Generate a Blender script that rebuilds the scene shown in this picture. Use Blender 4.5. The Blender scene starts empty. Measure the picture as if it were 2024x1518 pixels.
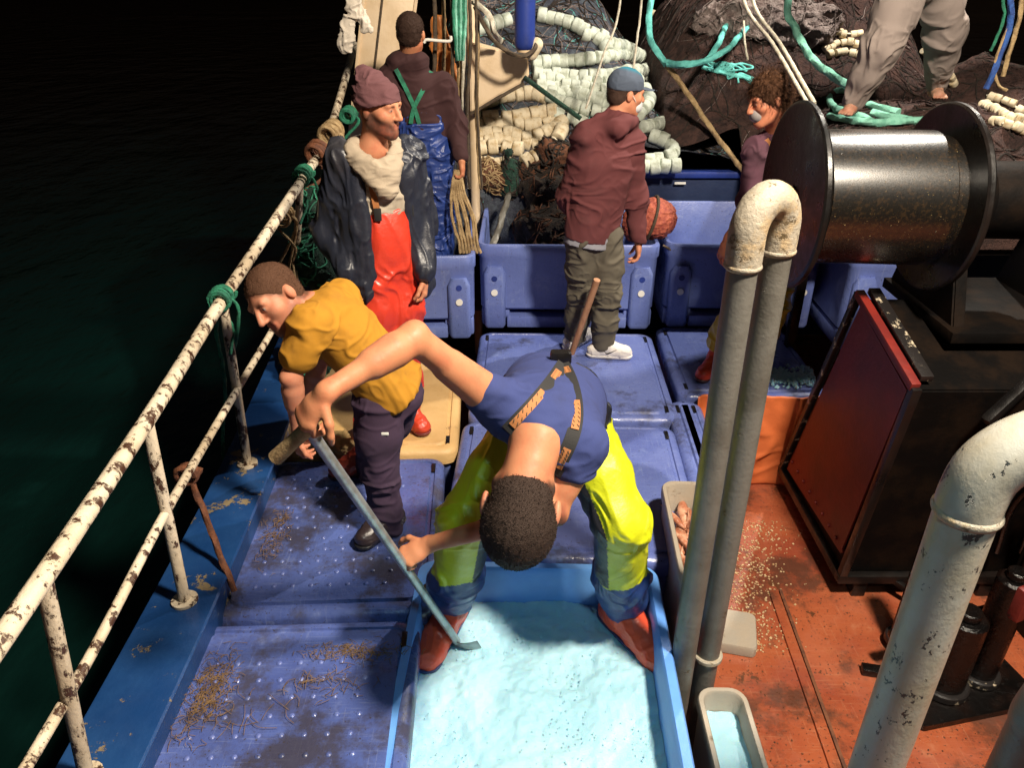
import bpy, bmesh, math, random
import numpy as np
from mathutils import Vector, Matrix
random.seed(7); rng = np.random.default_rng(7)
sc = bpy.context.scene
COL = sc.collection

# ------------------------------------------------------------------ camera, sky, light, exposure
PITCH, CAMH, FPX = math.radians(28.3), 2.2, 1500.0
cam = bpy.data.objects.new('camera', bpy.data.cameras.new('camera'))
COL.objects.link(cam)
cam.location = (0, 0, CAMH)
cam.rotation_euler = (math.pi/2 - PITCH, 0, 0)
cam.data.sensor_width = 36.0
cam.data.lens = FPX/2024*36
cam.data.clip_start = 0.05
cam.data.clip_end = 2000
sc.camera = cam
world = bpy.data.worlds.new('World'); sc.world = world; world.use_nodes = True
wn = world.node_tree; bg = wn.nodes['Background']
sky = wn.nodes.new('ShaderNodeTexSky'); sky.sky_type = 'NISHITA'; sky.sun_disc = False
sky.sun_elevation = math.radians(-3); sky.sun_rotation = math.radians(140)
wn.links.new(sky.outputs[0], bg.inputs[0]); bg.inputs[1].default_value = 0.15
sc.view_settings.view_transform = 'Standard'; sc.view_settings.look = 'None'
sc.view_settings.gamma = 1; sc.view_settings.use_curve_mapping = False
sc.view_settings.exposure = 0.0
# the deck floodlights of the boat at night (position, aim, watts, colour, lamp radius)
FLOODS = [
    ('floodlight', 'warm white deck floodlight hanging from the boom high over the deck', (1.75, 0.75, 4.4), (0.25, 3.3, 0.3), 1980, (1.0, 0.87, 0.70), 0.22),
    ('floodlight', 'cool greenish deck floodlight low on the wheelhouse front', (0.55, -0.55, 3.3), (0.42, 1.75, -0.2), 105, (0.42, 0.84, 1.0), 0.14),
    ('floodlight', 'warm working floodlight high on the gallows over the net heap', (3.3, 5.6, 4.7), (1.6, 6.6, 1.2), 1000, (1.0, 0.92, 0.80), 0.06),
]

# ------------------------------------------------------------------ helpers
CP, SP = math.cos(PITCH), math.sin(PITCH)
def V3(*a): return np.array(a, float)
def P(px, py, y):
    """point of the place seen at photo pixel (px, py) at the distance y ahead"""
    t = math.tan(PITCH + math.atan((py-759)/FPX)); h = y*t
    return V3((px-1012)/FPX*(y*CP + h*SP), y, CAMH-h)
def Pz(px, py, z):
    t = math.tan(PITCH + math.atan((py-759)/FPX))
    return P(px, py, (CAMH-z)/t)
def nrm(v): v = np.asarray(v, float); return v/np.linalg.norm(v)
def smooth(a, b, x): t = np.clip((x-a)/(b-a), 0, 1); return t*t*(3-2*t)

_ORG = {}
def link(name, me, parent=None, mat=None):
    o = bpy.data.objects.new(name, me); COL.objects.link(o)
    if mat is not None and me is not None and len(me.materials) == 0:
        for m in (mat if isinstance(mat, (list, tuple)) else [mat]): me.materials.append(m)
    if parent is not None:
        o.parent = parent; _ORG[o.name] = _ORG[parent.name]
    else: _ORG[o.name] = V3(0, 0, 0)
    return o
def tag(o, label=None, cat=None, group=None, kind=None):
    if label: o['label'] = label
    if cat: o['category'] = cat
    if group: o['group'] = group
    if kind: o['kind'] = kind
    return o
def thing(name, label, cat, loc=(0, 0, 0), group=None, kind=None):
    o = bpy.data.objects.new(name, None); COL.objects.link(o)
    o.empty_display_size = .1; o.location = tuple(loc); _ORG[o.name] = V3(*loc)
    return tag(o, label, cat, group, kind)
def mesh(name, V, F, mat, parent=None, smooth_=True, col=None, auto=None):
    V = np.asarray(V, float)
    if parent is not None: V = V - _ORG[parent.name]
    me = bpy.data.meshes.new(name)
    if isinstance(F, np.ndarray):
        n = len(F); k = F.shape[1]
        me.vertices.add(len(V)); me.vertices.foreach_set('co', V.astype(np.float32).ravel())
        me.loops.add(n*k); me.loops.foreach_set('vertex_index', F.astype(np.int32).ravel())
        me.polygons.add(n); me.polygons.foreach_set('loop_start', np.arange(0, n*k, k, dtype=np.int32))
        me.polygons.foreach_set('loop_total', np.full(n, k, dtype=np.int32))
        me.update(calc_edges=True); me.validate()
    else:
        me.from_pydata([tuple(v) for v in V], [], F); me.update()
    if smooth_: me.polygons.foreach_set('use_smooth', [True]*len(me.polygons))
    if auto is not None: me.set_sharp_from_angle(angle=math.radians(auto))
    if col is not None:
        a = me.color_attributes.new('Col', 'FLOAT_COLOR', 'POINT')
        c4 = np.ones((len(V), 4), np.float32); c4[:, :3] = col
        a.data.foreach_set('color', c4.ravel())
    return link(name, me, parent, mat)
def bm_obj(name, bm, mat, parent=None, smooth_=False, auto=None):
    bm.verts.ensure_lookup_table(); bm.verts.index_update()
    V = [tuple(v.co) for v in bm.verts]; F = [tuple(v.index for v in f.verts) for f in bm.faces]
    bm.free()
    return mesh(name, V, F, mat, parent, smooth_ or auto is not None, auto=auto)
def frame(d, up=(0, 0, 1)):
    d = nrm(d); up = np.asarray(up, float)
    if abs(np.dot(d, nrm(up))) > .98: up = V3(0, 1, 0)
    s = nrm(np.cross(d, up)); u = np.cross(s, d)
    return d, s, u
def box(name, c, size, mat, parent=None, R=None, bev=.004, seg=2):
    """bevelled box: centre, full size, optional 3 axes as rows"""
    bm = bmesh.new(); bmesh.ops.create_cube(bm, size=1)
    for v in bm.verts: v.co = Vector((v.co.x*size[0], v.co.y*size[1], v.co.z*size[2]))
    if bev: bmesh.ops.bevel(bm, geom=list(bm.edges), offset=min(bev, min(size)*.45), segments=seg, affect='EDGES', profile=.6)
    R = np.eye(3) if R is None else np.asarray(R, float)
    for v in bm.verts:
        q = np.asarray(v.co) @ R + np.asarray(c, float); v.co = Vector(q)
    return bm_obj(name, bm, mat, parent, auto=40)
def rotz(a): a = math.radians(a); return np.array([[math.cos(a), math.sin(a), 0], [-math.sin(a), math.cos(a), 0], [0, 0, 1]])
def beam(name, a, b, w, h, mat, parent=None, up=(0, 0, 1), bev=.004):
    a = np.asarray(a, float); b = np.asarray(b, float); d, s, u = frame(b-a, up)
    return box(name, (a+b)/2, (np.linalg.norm(b-a), w, h), mat, parent, np.array([d, s, u]), bev)
def catmull(pts, n=10, closed=False):
    p = np.asarray(pts, float)
    if len(p) < 3 and not closed:
        t = np.linspace(0, 1, n+1)[:, None]; return p[0]*(1-t)+p[1]*t
    if closed: q = np.vstack([p[-1], p, p[0], p[1]])
    else: q = np.vstack([2*p[0]-p[1], p, 2*p[-1]-p[-2]])
    out = []
    for i in range(1, len(q)-2):
        for t in np.linspace(0, 1, n, endpoint=False):
            a, b, c, d = q[i-1], q[i], q[i+1], q[i+2]
            out.append(.5*((2*b)+(-a+c)*t+(2*a-5*b+4*c-d)*t*t+(-a+3*b-3*c+d)*t**3))
    if not closed: out.append(q[-2])
    return np.array(out)
def tube_vf(path, r, sides=10, lobes=0, twist=60, cap=True, base=0, lob=.16):
    path = np.asarray(path, float); n = len(path)
    r = np.full(n, r) if np.isscalar(r) else np.asarray(r, float)
    T = np.gradient(path, axis=0); T /= np.linalg.norm(T, axis=1)[:, None]+1e-9
    up = V3(0, 0, 1) if abs(T[0, 2]) < .9 else V3(1, 0, 0)
    N = nrm(np.cross(T[0], up)); V = []; s = 0
    th = np.linspace(0, 2*math.pi, sides, endpoint=False)
    for i in range(n):
        N = N - np.dot(N, T[i])*T[i]; N = nrm(N); B = np.cross(T[i], N)
        if i: s += np.linalg.norm(path[i]-path[i-1])
        rr = r[i]*(1+(lob*np.cos(lobes*th+s*twist) if lobes else 0))
        V.append(path[i]+np.outer(np.cos(th)*rr, N)+np.outer(np.sin(th)*rr, B))
    V = np.vstack(V); F = []
    for i in range(n-1):
        for j in range(sides):
            k = (j+1) % sides
            F.append((base+i*sides+j, base+i*sides+k, base+(i+1)*sides+k, base+(i+1)*sides+j))
    if cap:
        F.append(tuple(base+j for j in range(sides-1, -1, -1))); F.append(tuple(base+(n-1)*sides+j for j in range(sides)))
    return V, F
def tube(name, path, r, mat, parent=None, sides=12, **k):
    V, F = tube_vf(path, r, sides, **k); return mesh(name, V, F, mat, parent, True, auto=60)
def rope(name, pts, r, mat, parent=None, n=14, sides=9):
    p = catmull(pts, n); return tube(name, p, r, mat, parent, sides, lobes=3, twist=.55/r)
def many_tubes(name, paths, r, mat, parent=None, sides=5, **k):
    Vs, Fs, b = [], [], 0
    for p in paths:
        V, F = tube_vf(p, r, sides, base=b, **k); Vs.append(V); Fs += F; b += len(V)
    return mesh(name, np.vstack(Vs), Fs, mat, parent, True)
def cyl(name, a, b, r, mat, parent=None, sides=24, r2=None, bev=0):
    a = np.asarray(a, float); b = np.asarray(b, float); r2 = r if r2 is None else r2
    if bev:
        d = nrm(b-a); pts = [a, a+d*1e-4, a+d*bev, b-d*bev, b-d*1e-4, b]; rr = [r-bev, r-bev, r, r2, r2-bev, r2-bev]
    else: pts = [a, b]; rr = [r, r2]
    V, F = tube_vf(np.array(pts), np.array(rr), sides); return mesh(name, V, F, mat, parent, True, auto=40)
def ring_rr(w, l, r, n=6):
    out = []
    for cx, cy, a0 in ((w/2-r, l/2-r, 0), (-w/2+r, l/2-r, 90), (-w/2+r, -l/2+r, 180), (w/2-r, -l/2+r, 270)):
        for k in range(n+1):
            a = math.radians(a0+90*k/n); out.append((cx+r*math.cos(a), cy+r*math.sin(a)))
    return np.array(out)
def loft(name, c, rings, mat, parent=None, rot=0, capb=True, capt=True, auto=35, n=6):
    """stack of rounded rectangles (w, l, radius, z) about centre c"""
    R = rotz(rot)[:2, :2]; V = []; F = []; m = 4*(n+1)
    for (w, l, r, z) in rings:
        q = ring_rr(w, l, r, n) @ R; V.append(np.column_stack([q[:, 0]+c[0], q[:, 1]+c[1], np.full(m, z+c[2])]))
    V = np.vstack(V)
    for i in range(len(rings)-1):
        for j in range(m):
            k = (j+1) % m; F.append((i*m+j, i*m+k, (i+1)*m+k, (i+1)*m+j))
    if capb: F.append(tuple(range(m-1, -1, -1)))
    if capt: F.append(tuple((len(rings)-1)*m+j for j in range(m)))
    return mesh(name, V, F, mat, parent, True, auto=auto)
def prism(name, poly, thick, mat, parent=None, bev=.003):
    """flat polygon (3-D points in one plane) given a thickness along its normal"""
    p = np.asarray(poly, float); nn = nrm(np.cross(p[1]-p[0], p[2]-p[0])); m = len(p)
    bm = bmesh.new(); a = [bm.verts.new(q) for q in p]; b = [bm.verts.new(q-nn*thick) for q in p]
    bm.faces.new(a); bm.faces.new(b[::-1])
    for i in range(m): bm.faces.new((a[i], b[i], b[(i+1) % m], a[(i+1) % m]))
    bmesh.ops.recalc_face_normals(bm, faces=bm.faces)
    if bev: bmesh.ops.bevel(bm, geom=list(bm.edges), offset=bev, segments=2, affect='EDGES')
    return bm_obj(name, bm, mat, parent, auto=40)

# lattice noise for shapes
_L = rng.random((32, 32, 32)).astype(np.float32)
def vnoise(p):
    p = np.asarray(p, float); i = np.floor(p).astype(int); f = p-i; f = f*f*(3-2*f); r = 0
    for dx in (0, 1):
        for dy in (0, 1):
            for dz in (0, 1):
                w = (f[:, 0] if dx else 1-f[:, 0])*(f[:, 1] if dy else 1-f[:, 1])*(f[:, 2] if dz else 1-f[:, 2])
                r = r+w*_L[(i[:, 0]+dx) % 32, (i[:, 1]+dy) % 32, (i[:, 2]+dz) % 32]
    return r*2-1

# ------------------------------------------------------------------ blended solid shapes (for bodies, clothes, heaps)
class Blob:
    def __init__(s, h=.006, k=.03): s.h, s.k, s.ops, s.cuts = h, k, [], []
    def _add(s, f, lo, hi, op, k): s.ops.append((f, np.asarray(lo), np.asarray(hi), op, s.k if k is None else k)); return s
    @staticmethod
    def fcone(a, b, ra, rb, n=None, fk=1):
        a = np.asarray(a, float); ba = np.asarray(b, float)-a; L2 = float(ba@ba)+1e-12
        def f(X, Y, Z):
            x, y, z = X-a[0], Y-a[1], Z-a[2]
            t = np.clip((x*ba[0]+y*ba[1]+z*ba[2])/L2, 0, 1)
            x, y, z = x-t*ba[0], y-t*ba[1], z-t*ba[2]; q = x*x+y*y+z*z
            if n is not None: q = q+(fk*fk-1)*(x*n[0]+y*n[1]+z*n[2])**2
            return np.sqrt(q)-(ra+(rb-ra)*t)
        return f
    def cone(s, a, b, ra, rb=None, n=None, fk=1, op='u', k=None):
        rb = ra if rb is None else rb; a = np.asarray(a, float); b = np.asarray(b, float); m = max(ra, rb)
        return s._add(s.fcone(a, b, ra, rb, None if n is None else nrm(n), fk), np.minimum(a, b)-m, np.maximum(a, b)+m, op, k)
    @staticmethod
    def fell(c, r, R=None):
        c = np.asarray(c, float); R = np.eye(3) if R is None else np.asarray(R, float)
        def f(X, Y, Z):
            x, y, z = X-c[0], Y-c[1], Z-c[2]
            q = [(x*R[i][0]+y*R[i][1]+z*R[i][2])/r[i] for i in range(3)]
            k0 = np.sqrt(q[0]**2+q[1]**2+q[2]**2); k1 = np.sqrt((q[0]/r[0])**2+(q[1]/r[1])**2+(q[2]/r[2])**2)+1e-9
            return k0*(k0-1)/k1
        return f
    def ell(s, c, r, R=None, op='u', k=None):
        c = np.asarray(c, float); m = max(r); return s._add(s.fell(c, r, R), c-m, c+m, op, k)
    def chain(s, pts, rs, **kw):
        for i in range(len(pts)-1): s.cone(pts[i], pts[i+1], rs[i], rs[i+1], **kw)
        return s
    def cut(s, p, n): s.cuts.append((np.asarray(p, float), nrm(n))); return s
    def build(s):
        h = s.h; U = [o for o in s.ops if o[3] == 'u']
        lo = np.min([o[1] for o in U], 0)-4*h; hi = np.max([o[2] for o in U], 0)+4*h
        n = np.ceil((hi-lo)/h).astype(int)+1; ax = [lo[i]+h*np.arange(n[i]) for i in range(3)]
        D = np.full(n, .5, np.float32)
        for f, l, u, op, k in s.ops:
            m = k+3*h; i0 = np.clip(np.floor((l-m-lo)/h).astype(int), 0, n-1); i1 = np.clip(np.ceil((u+m-lo)/h).astype(int)+1, 1, n)
            if np.any(i1 <= i0): continue
            sl = tuple(slice(i0[i], i1[i]) for i in range(3))
            d = f(ax[0][sl[0]][:, None, None], ax[1][sl[1]][None, :, None], ax[2][sl[2]][None, None, :]).astype(np.float32)
            A = D[sl]
            if op == 's': A = -A
            q = np.maximum(k-np.abs(A-d), 0)/max(k, 1e-6); r = np.minimum(A, d)-q*q*k*.25
            D[sl] = -r if op == 's' else r
        for p, nn in s.cuts:
            D = np.maximum(D, ((ax[0]-p[0])*nn[0])[:, None, None]+((ax[1]-p[1])*nn[1])[None, :, None]+((ax[2]-p[2])*nn[2])[None, None, :]).astype(np.float32)
        S = D < 0; C = np.zeros(np.array(S.shape)-1, np.uint8)
        for dx in (0, 1):
            for dy in (0, 1):
                for dz in (0, 1):
                    C += S[dx:S.shape[0]-1+dx, dy:S.shape[1]-1+dy, dz:S.shape[2]-1+dz]
        act = (C > 0) & (C < 8); ii = np.argwhere(act); idx = np.full(C.shape, -1, np.int32); idx[act] = np.arange(len(ii))
        acc = np.zeros((len(ii), 3)); cnt = np.zeros(len(ii))
        cor = [(x, y, z) for x in (0, 1) for y in (0, 1) for z in (0, 1)]
        for a in cor:
            for e in range(3):
                if a[e]: continue
                b = list(a); b[e] = 1
                da = D[ii[:, 0]+a[0], ii[:, 1]+a[1], ii[:, 2]+a[2]]; db = D[ii[:, 0]+b[0], ii[:, 1]+b[1], ii[:, 2]+b[2]]
                m = (da < 0) != (db < 0); t = np.where(m, da/np.where(m, da-db, 1), 0)
                for q in range(3): acc[:, q] += m*(a[q]+(t if q == e else 0))
                cnt += m
        Vv = lo+h*(ii+acc/cnt[:, None]); Fs = []
        for e in range(3):
            o1, o2 = [(1, 2), (2, 0), (0, 1)][e]
            sa = [slice(1, -1)]*3; sb = [slice(1, -1)]*3; sa[e] = slice(0, -1); sb[e] = slice(1, None)
            A, B = S[tuple(sa)], S[tuple(sb)]; w = np.argwhere(A != B); inside = A[tuple(w.T)]
            off = np.ones(3, int); off[e] = 0; w = w+off
            def g(d1, d2):
                q = w.copy(); q[:, o1] -= d1; q[:, o2] -= d2; return idx[q[:, 0], q[:, 1], q[:, 2]]
            f = np.column_stack([g(1, 1), g(0, 1), g(0, 0), g(1, 0)]); f[~inside] = f[~inside][:, ::-1]; Fs.append(f)
        F = np.vstack(Fs); F = F[(F >= 0).all(1)]
        s.V, s.F = Vv, F; return s
    def normals(s):
        a = s.V[s.F]; n = np.cross(a[:, 2]-a[:, 0], a[:, 3]-a[:, 1]); N = np.zeros_like(s.V)
        for j in range(4): np.add.at(N, s.F[:, j], n)
        return N/(np.linalg.norm(N, axis=1)[:, None]+1e-12)
    def relax(s, it=2, lam=.5):
        for _ in range(it):
            acc = np.zeros_like(s.V); c = np.zeros(len(s.V))
            for j in range(4):
                a, b = s.F[:, j], s.F[:, (j+1) % 4]
                np.add.at(acc, a, s.V[b]); np.add.at(c, a, 1)
            s.V = s.V+lam*(acc/np.maximum(c, 1)[:, None]-s.V)
        return s
    def folds(s, amp, scale=(9, 9, 9), seed=0, sharp=1.0, joints=(), jr=.16, base=.4):
        """creases: ridged noise pushed along the surface normal, stronger near the joints"""
        N = s.normals(); q = s.V*np.asarray(scale)+seed*7.3; amp = amp*1.05
        q = q+.9*np.column_stack([vnoise(s.V*5+seed), vnoise(s.V*5+seed+9), vnoise(s.V*5+seed+17)])
        r = 1.5*np.exp(-(vnoise(q)/.20)**2)-.75+.6*vnoise(q*.55+2); r2 = 1.4*np.exp(-(vnoise(q*2.1+3)/.22)**2)-.6
        w = np.full(len(s.V), base if len(joints) else 1.0)
        for j in joints: w = np.maximum(w, 1-smooth(.3*jr, jr*1.2, np.linalg.norm(s.V-j, axis=1)))
        s.V = s.V+N*((r*.75+r2*.34)*amp*w)[:, None]; return s
    def paint(s, base, marks=()):
        c = np.tile(np.asarray(base, float), (len(s.V), 1)); x, y, z = s.V.T
        for f, colr, soft in marks:
            w = 1-smooth(-soft, soft, f(x, y, z)); c = c*(1-w[:, None])+np.asarray(colr)*w[:, None]
        s.C = c; return s
    def obj(s, name, mat, parent=None): return mesh(name, s.V, s.F, mat, parent, True, col=getattr(s, 'C', None))

# ------------------------------------------------------------------ materials
def NT(name):
    m = bpy.data.materials.new(name); m.use_nodes = True; t = m.node_tree
    return m, t, t.nodes['Principled BSDF'], t.nodes, t.links
def M(name, c, rough=.5, metal=0, c2=None, sc2=4, lo=.4, hi=.65, chip=None, csc=12, cth=.6, csoft=.03, bump=0, bsc=40, bdist=.01,
      vcol=False, spec=.5, coat=0, detail=5, stretch=None, rvar=0, bump2=0, bsc2=8, sss=0, alpha=None):
    m, t, b, N, L = NT(name)
    tc = N.new('ShaderNodeTexCoord'); co = tc.outputs['Object']
    if stretch:
        mp = N.new('ShaderNodeMapping'); mp.inputs['Scale'].default_value = stretch; L.new(co, mp.inputs[0]); co = mp.outputs[0]
    def noise(s, d=detail, rough_=.6):
        n = N.new('ShaderNodeTexNoise'); n.inputs['Scale'].default_value = s; n.inputs['Detail'].default_value = d
        n.inputs['Roughness'].default_value = rough_; L.new(co, n.inputs['Vector']); return n.outputs['Fac']
    def ramp(src, a, bb):
        r = N.new('ShaderNodeMapRange'); r.inputs[1].default_value = a; r.inputs[2].default_value = bb
        r.interpolation_type = 'SMOOTHSTEP'; L.new(src, r.inputs[0]); return r.outputs[0]
    def mix(fac, a, bb):
        x = N.new('ShaderNodeMix'); x.data_type = 'RGBA'; L.new(fac, x.inputs[0])
        for i, v in ((6, a), (7, bb)):
            if isinstance(v, tuple): x.inputs[i].default_value = (*v, 1)
            else: L.new(v, x.inputs[i])
        return x.outputs[2]
    cur = tuple(c)
    if vcol:
        a = N.new('ShaderNodeVertexColor'); a.layer_name = 'Col'; cur = a.outputs[0]
    if c2 is not None: cur = mix(ramp(noise(sc2), lo, hi), cur, tuple(c2))
    fc = None
    if chip is not None:
        fc = ramp(noise(csc, 8, .7), cth-csoft, cth+csoft); cur = mix(fc, cur, tuple(chip))
    if isinstance(cur, tuple): b.inputs['Base Color'].default_value = (*cur, 1)
    else: L.new(cur, b.inputs['Base Color'])
    b.inputs['Roughness'].default_value = rough; b.inputs['Metallic'].default_value = metal
    b.inputs['Specular IOR Level'].default_value = spec; b.inputs['Coat Weight'].default_value = coat
    if coat: b.inputs['Coat Roughness'].default_value = .15
    if sss:
        b.inputs['Subsurface Weight'].default_value = sss; b.inputs['Subsurface Radius'].default_value = (.02, .008, .004); b.inputs['Subsurface Scale'].default_value = .4
    if rvar:
        mr = N.new('ShaderNodeMapRange'); mr.inputs[3].default_value = max(.02, rough-rvar); mr.inputs[4].default_value = min(1, rough+rvar)
        mr.inputs[1].default_value = .3; mr.inputs[2].default_value = .7; L.new(noise(sc2*2.3, 6), mr.inputs[0]); L.new(mr.outputs[0], b.inputs['Roughness'])
    hgt = None
    if bump:
        bp = N.new('ShaderNodeBump'); bp.inputs['Strength'].default_value = bump; bp.inputs['Distance'].default_value = bdist
        L.new(noise(bsc, 6, .65), bp.inputs['Height']); hgt = bp
    if bump2:
        bp2 = N.new('ShaderNodeBump'); bp2.inputs['Strength'].default_value = bump2; bp2.inputs['Distance'].default_value = bdist*2
        L.new(noise(bsc2, 3), bp2.inputs['Height'])
        if hgt: L.new(hgt.outputs[0], bp2.inputs['Normal'])
        hgt = bp2
    if fc is not None:
        bp3 = N.new('ShaderNodeBump'); bp3.inputs['Strength'].default_value = .6; bp3.inputs['Distance'].default_value = -.004
        L.new(fc, bp3.inputs['Height'])
        if hgt: L.new(hgt.outputs[0], bp3.inputs['Normal'])
        hgt = bp3
    if hgt: L.new(hgt.outputs[0], b.inputs['Normal'])
    return m
def worn(name, c, c_dark, c_light, grime, rough=(.22, .55), gth=.56, rust=None, rth=.62, scr=.35, big=1.6, spk=.66):
    """used plastic or paint: patches, grime, speckles, scratches in two directions, wet and dry areas"""
    m, t, b, N, L = NT(name); tc = N.new('ShaderNodeTexCoord'); geo = N.new('ShaderNodeNewGeometry'); co = geo.outputs['Position']
    def noise(s, d=6, r=.6, st=None, rot=0):
        n = N.new('ShaderNodeTexNoise'); n.inputs['Scale'].default_value = s; n.inputs['Detail'].default_value = d; n.inputs['Roughness'].default_value = r; src = co
        if st:
            mp = N.new('ShaderNodeMapping'); mp.inputs['Scale'].default_value = st; mp.inputs['Rotation'].default_value = (0, 0, rot); L.new(src, mp.inputs[0]); src = mp.outputs[0]
        L.new(src, n.inputs['Vector']); return n.outputs['Fac']
    def rng_(src, a, bb, o0=0, o1=1):
        r = N.new('ShaderNodeMapRange'); r.interpolation_type = 'SMOOTHSTEP'
        for i, v in ((1, a), (2, bb), (3, o0), (4, o1)): r.inputs[i].default_value = v
        L.new(src, r.inputs[0]); return r.outputs[0]
    def mix(f, a, bb):
        x = N.new('ShaderNodeMix'); x.data_type = 'RGBA'; L.new(f, x.inputs[0])
        for i, v in ((6, a), (7, bb)):
            if isinstance(v, tuple): x.inputs[i].default_value = (*v, 1)
            else: L.new(v, x.inputs[i])
        return x.outputs[2]
    cur = mix(rng_(noise(big), .35, .68), c, c_dark)
    cur = mix(rng_(noise(7, 8, .7), .55, .75, 0, .5), cur, c_light)
    s1 = rng_(noise(6, 3, .5, (1, 26, 1), .5), .62, .68, 0, scr); s2 = rng_(noise(5, 3, .5, (30, 1, 1), .25), .63, .69, 0, scr); s3 = rng_(noise(8, 3, .5, (1, 34, 1), -.9), .64, .69, 0, scr)
    for q in (s1, s2, s3): cur = mix(q, cur, c_light)
    cur = mix(rng_(noise(2.3, 9, .72), gth, gth+.14, 0, .8), cur, grime)
    cur = mix(rng_(noise(75, 3, .6), spk, spk+.03, 0, .85), cur, grime)
    hh = None
    if rust:
        f = rng_(noise(5.5, 10, .75), rth, rth+.03); cur = mix(f, cur, rust); hh = f
    L.new(cur, b.inputs['Base Color']); L.new(rng_(noise(3.1, 6, .65), .38, .62, rough[0], rough[1]), b.inputs['Roughness'])
    b1 = N.new('ShaderNodeBump'); b1.inputs['Strength'].default_value = .3; b1.inputs['Distance'].default_value = .006; L.new(noise(55, 5, .65), b1.inputs['Height'])
    b2 = N.new('ShaderNodeBump'); b2.inputs['Strength'].default_value = .25; b2.inputs['Distance'].default_value = .02; L.new(noise(7, 4), b2.inputs['Height']); L.new(b1.outputs[0], b2.inputs['Normal'])
    L.new(b2.outputs[0], b.inputs['Normal']); return m
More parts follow.
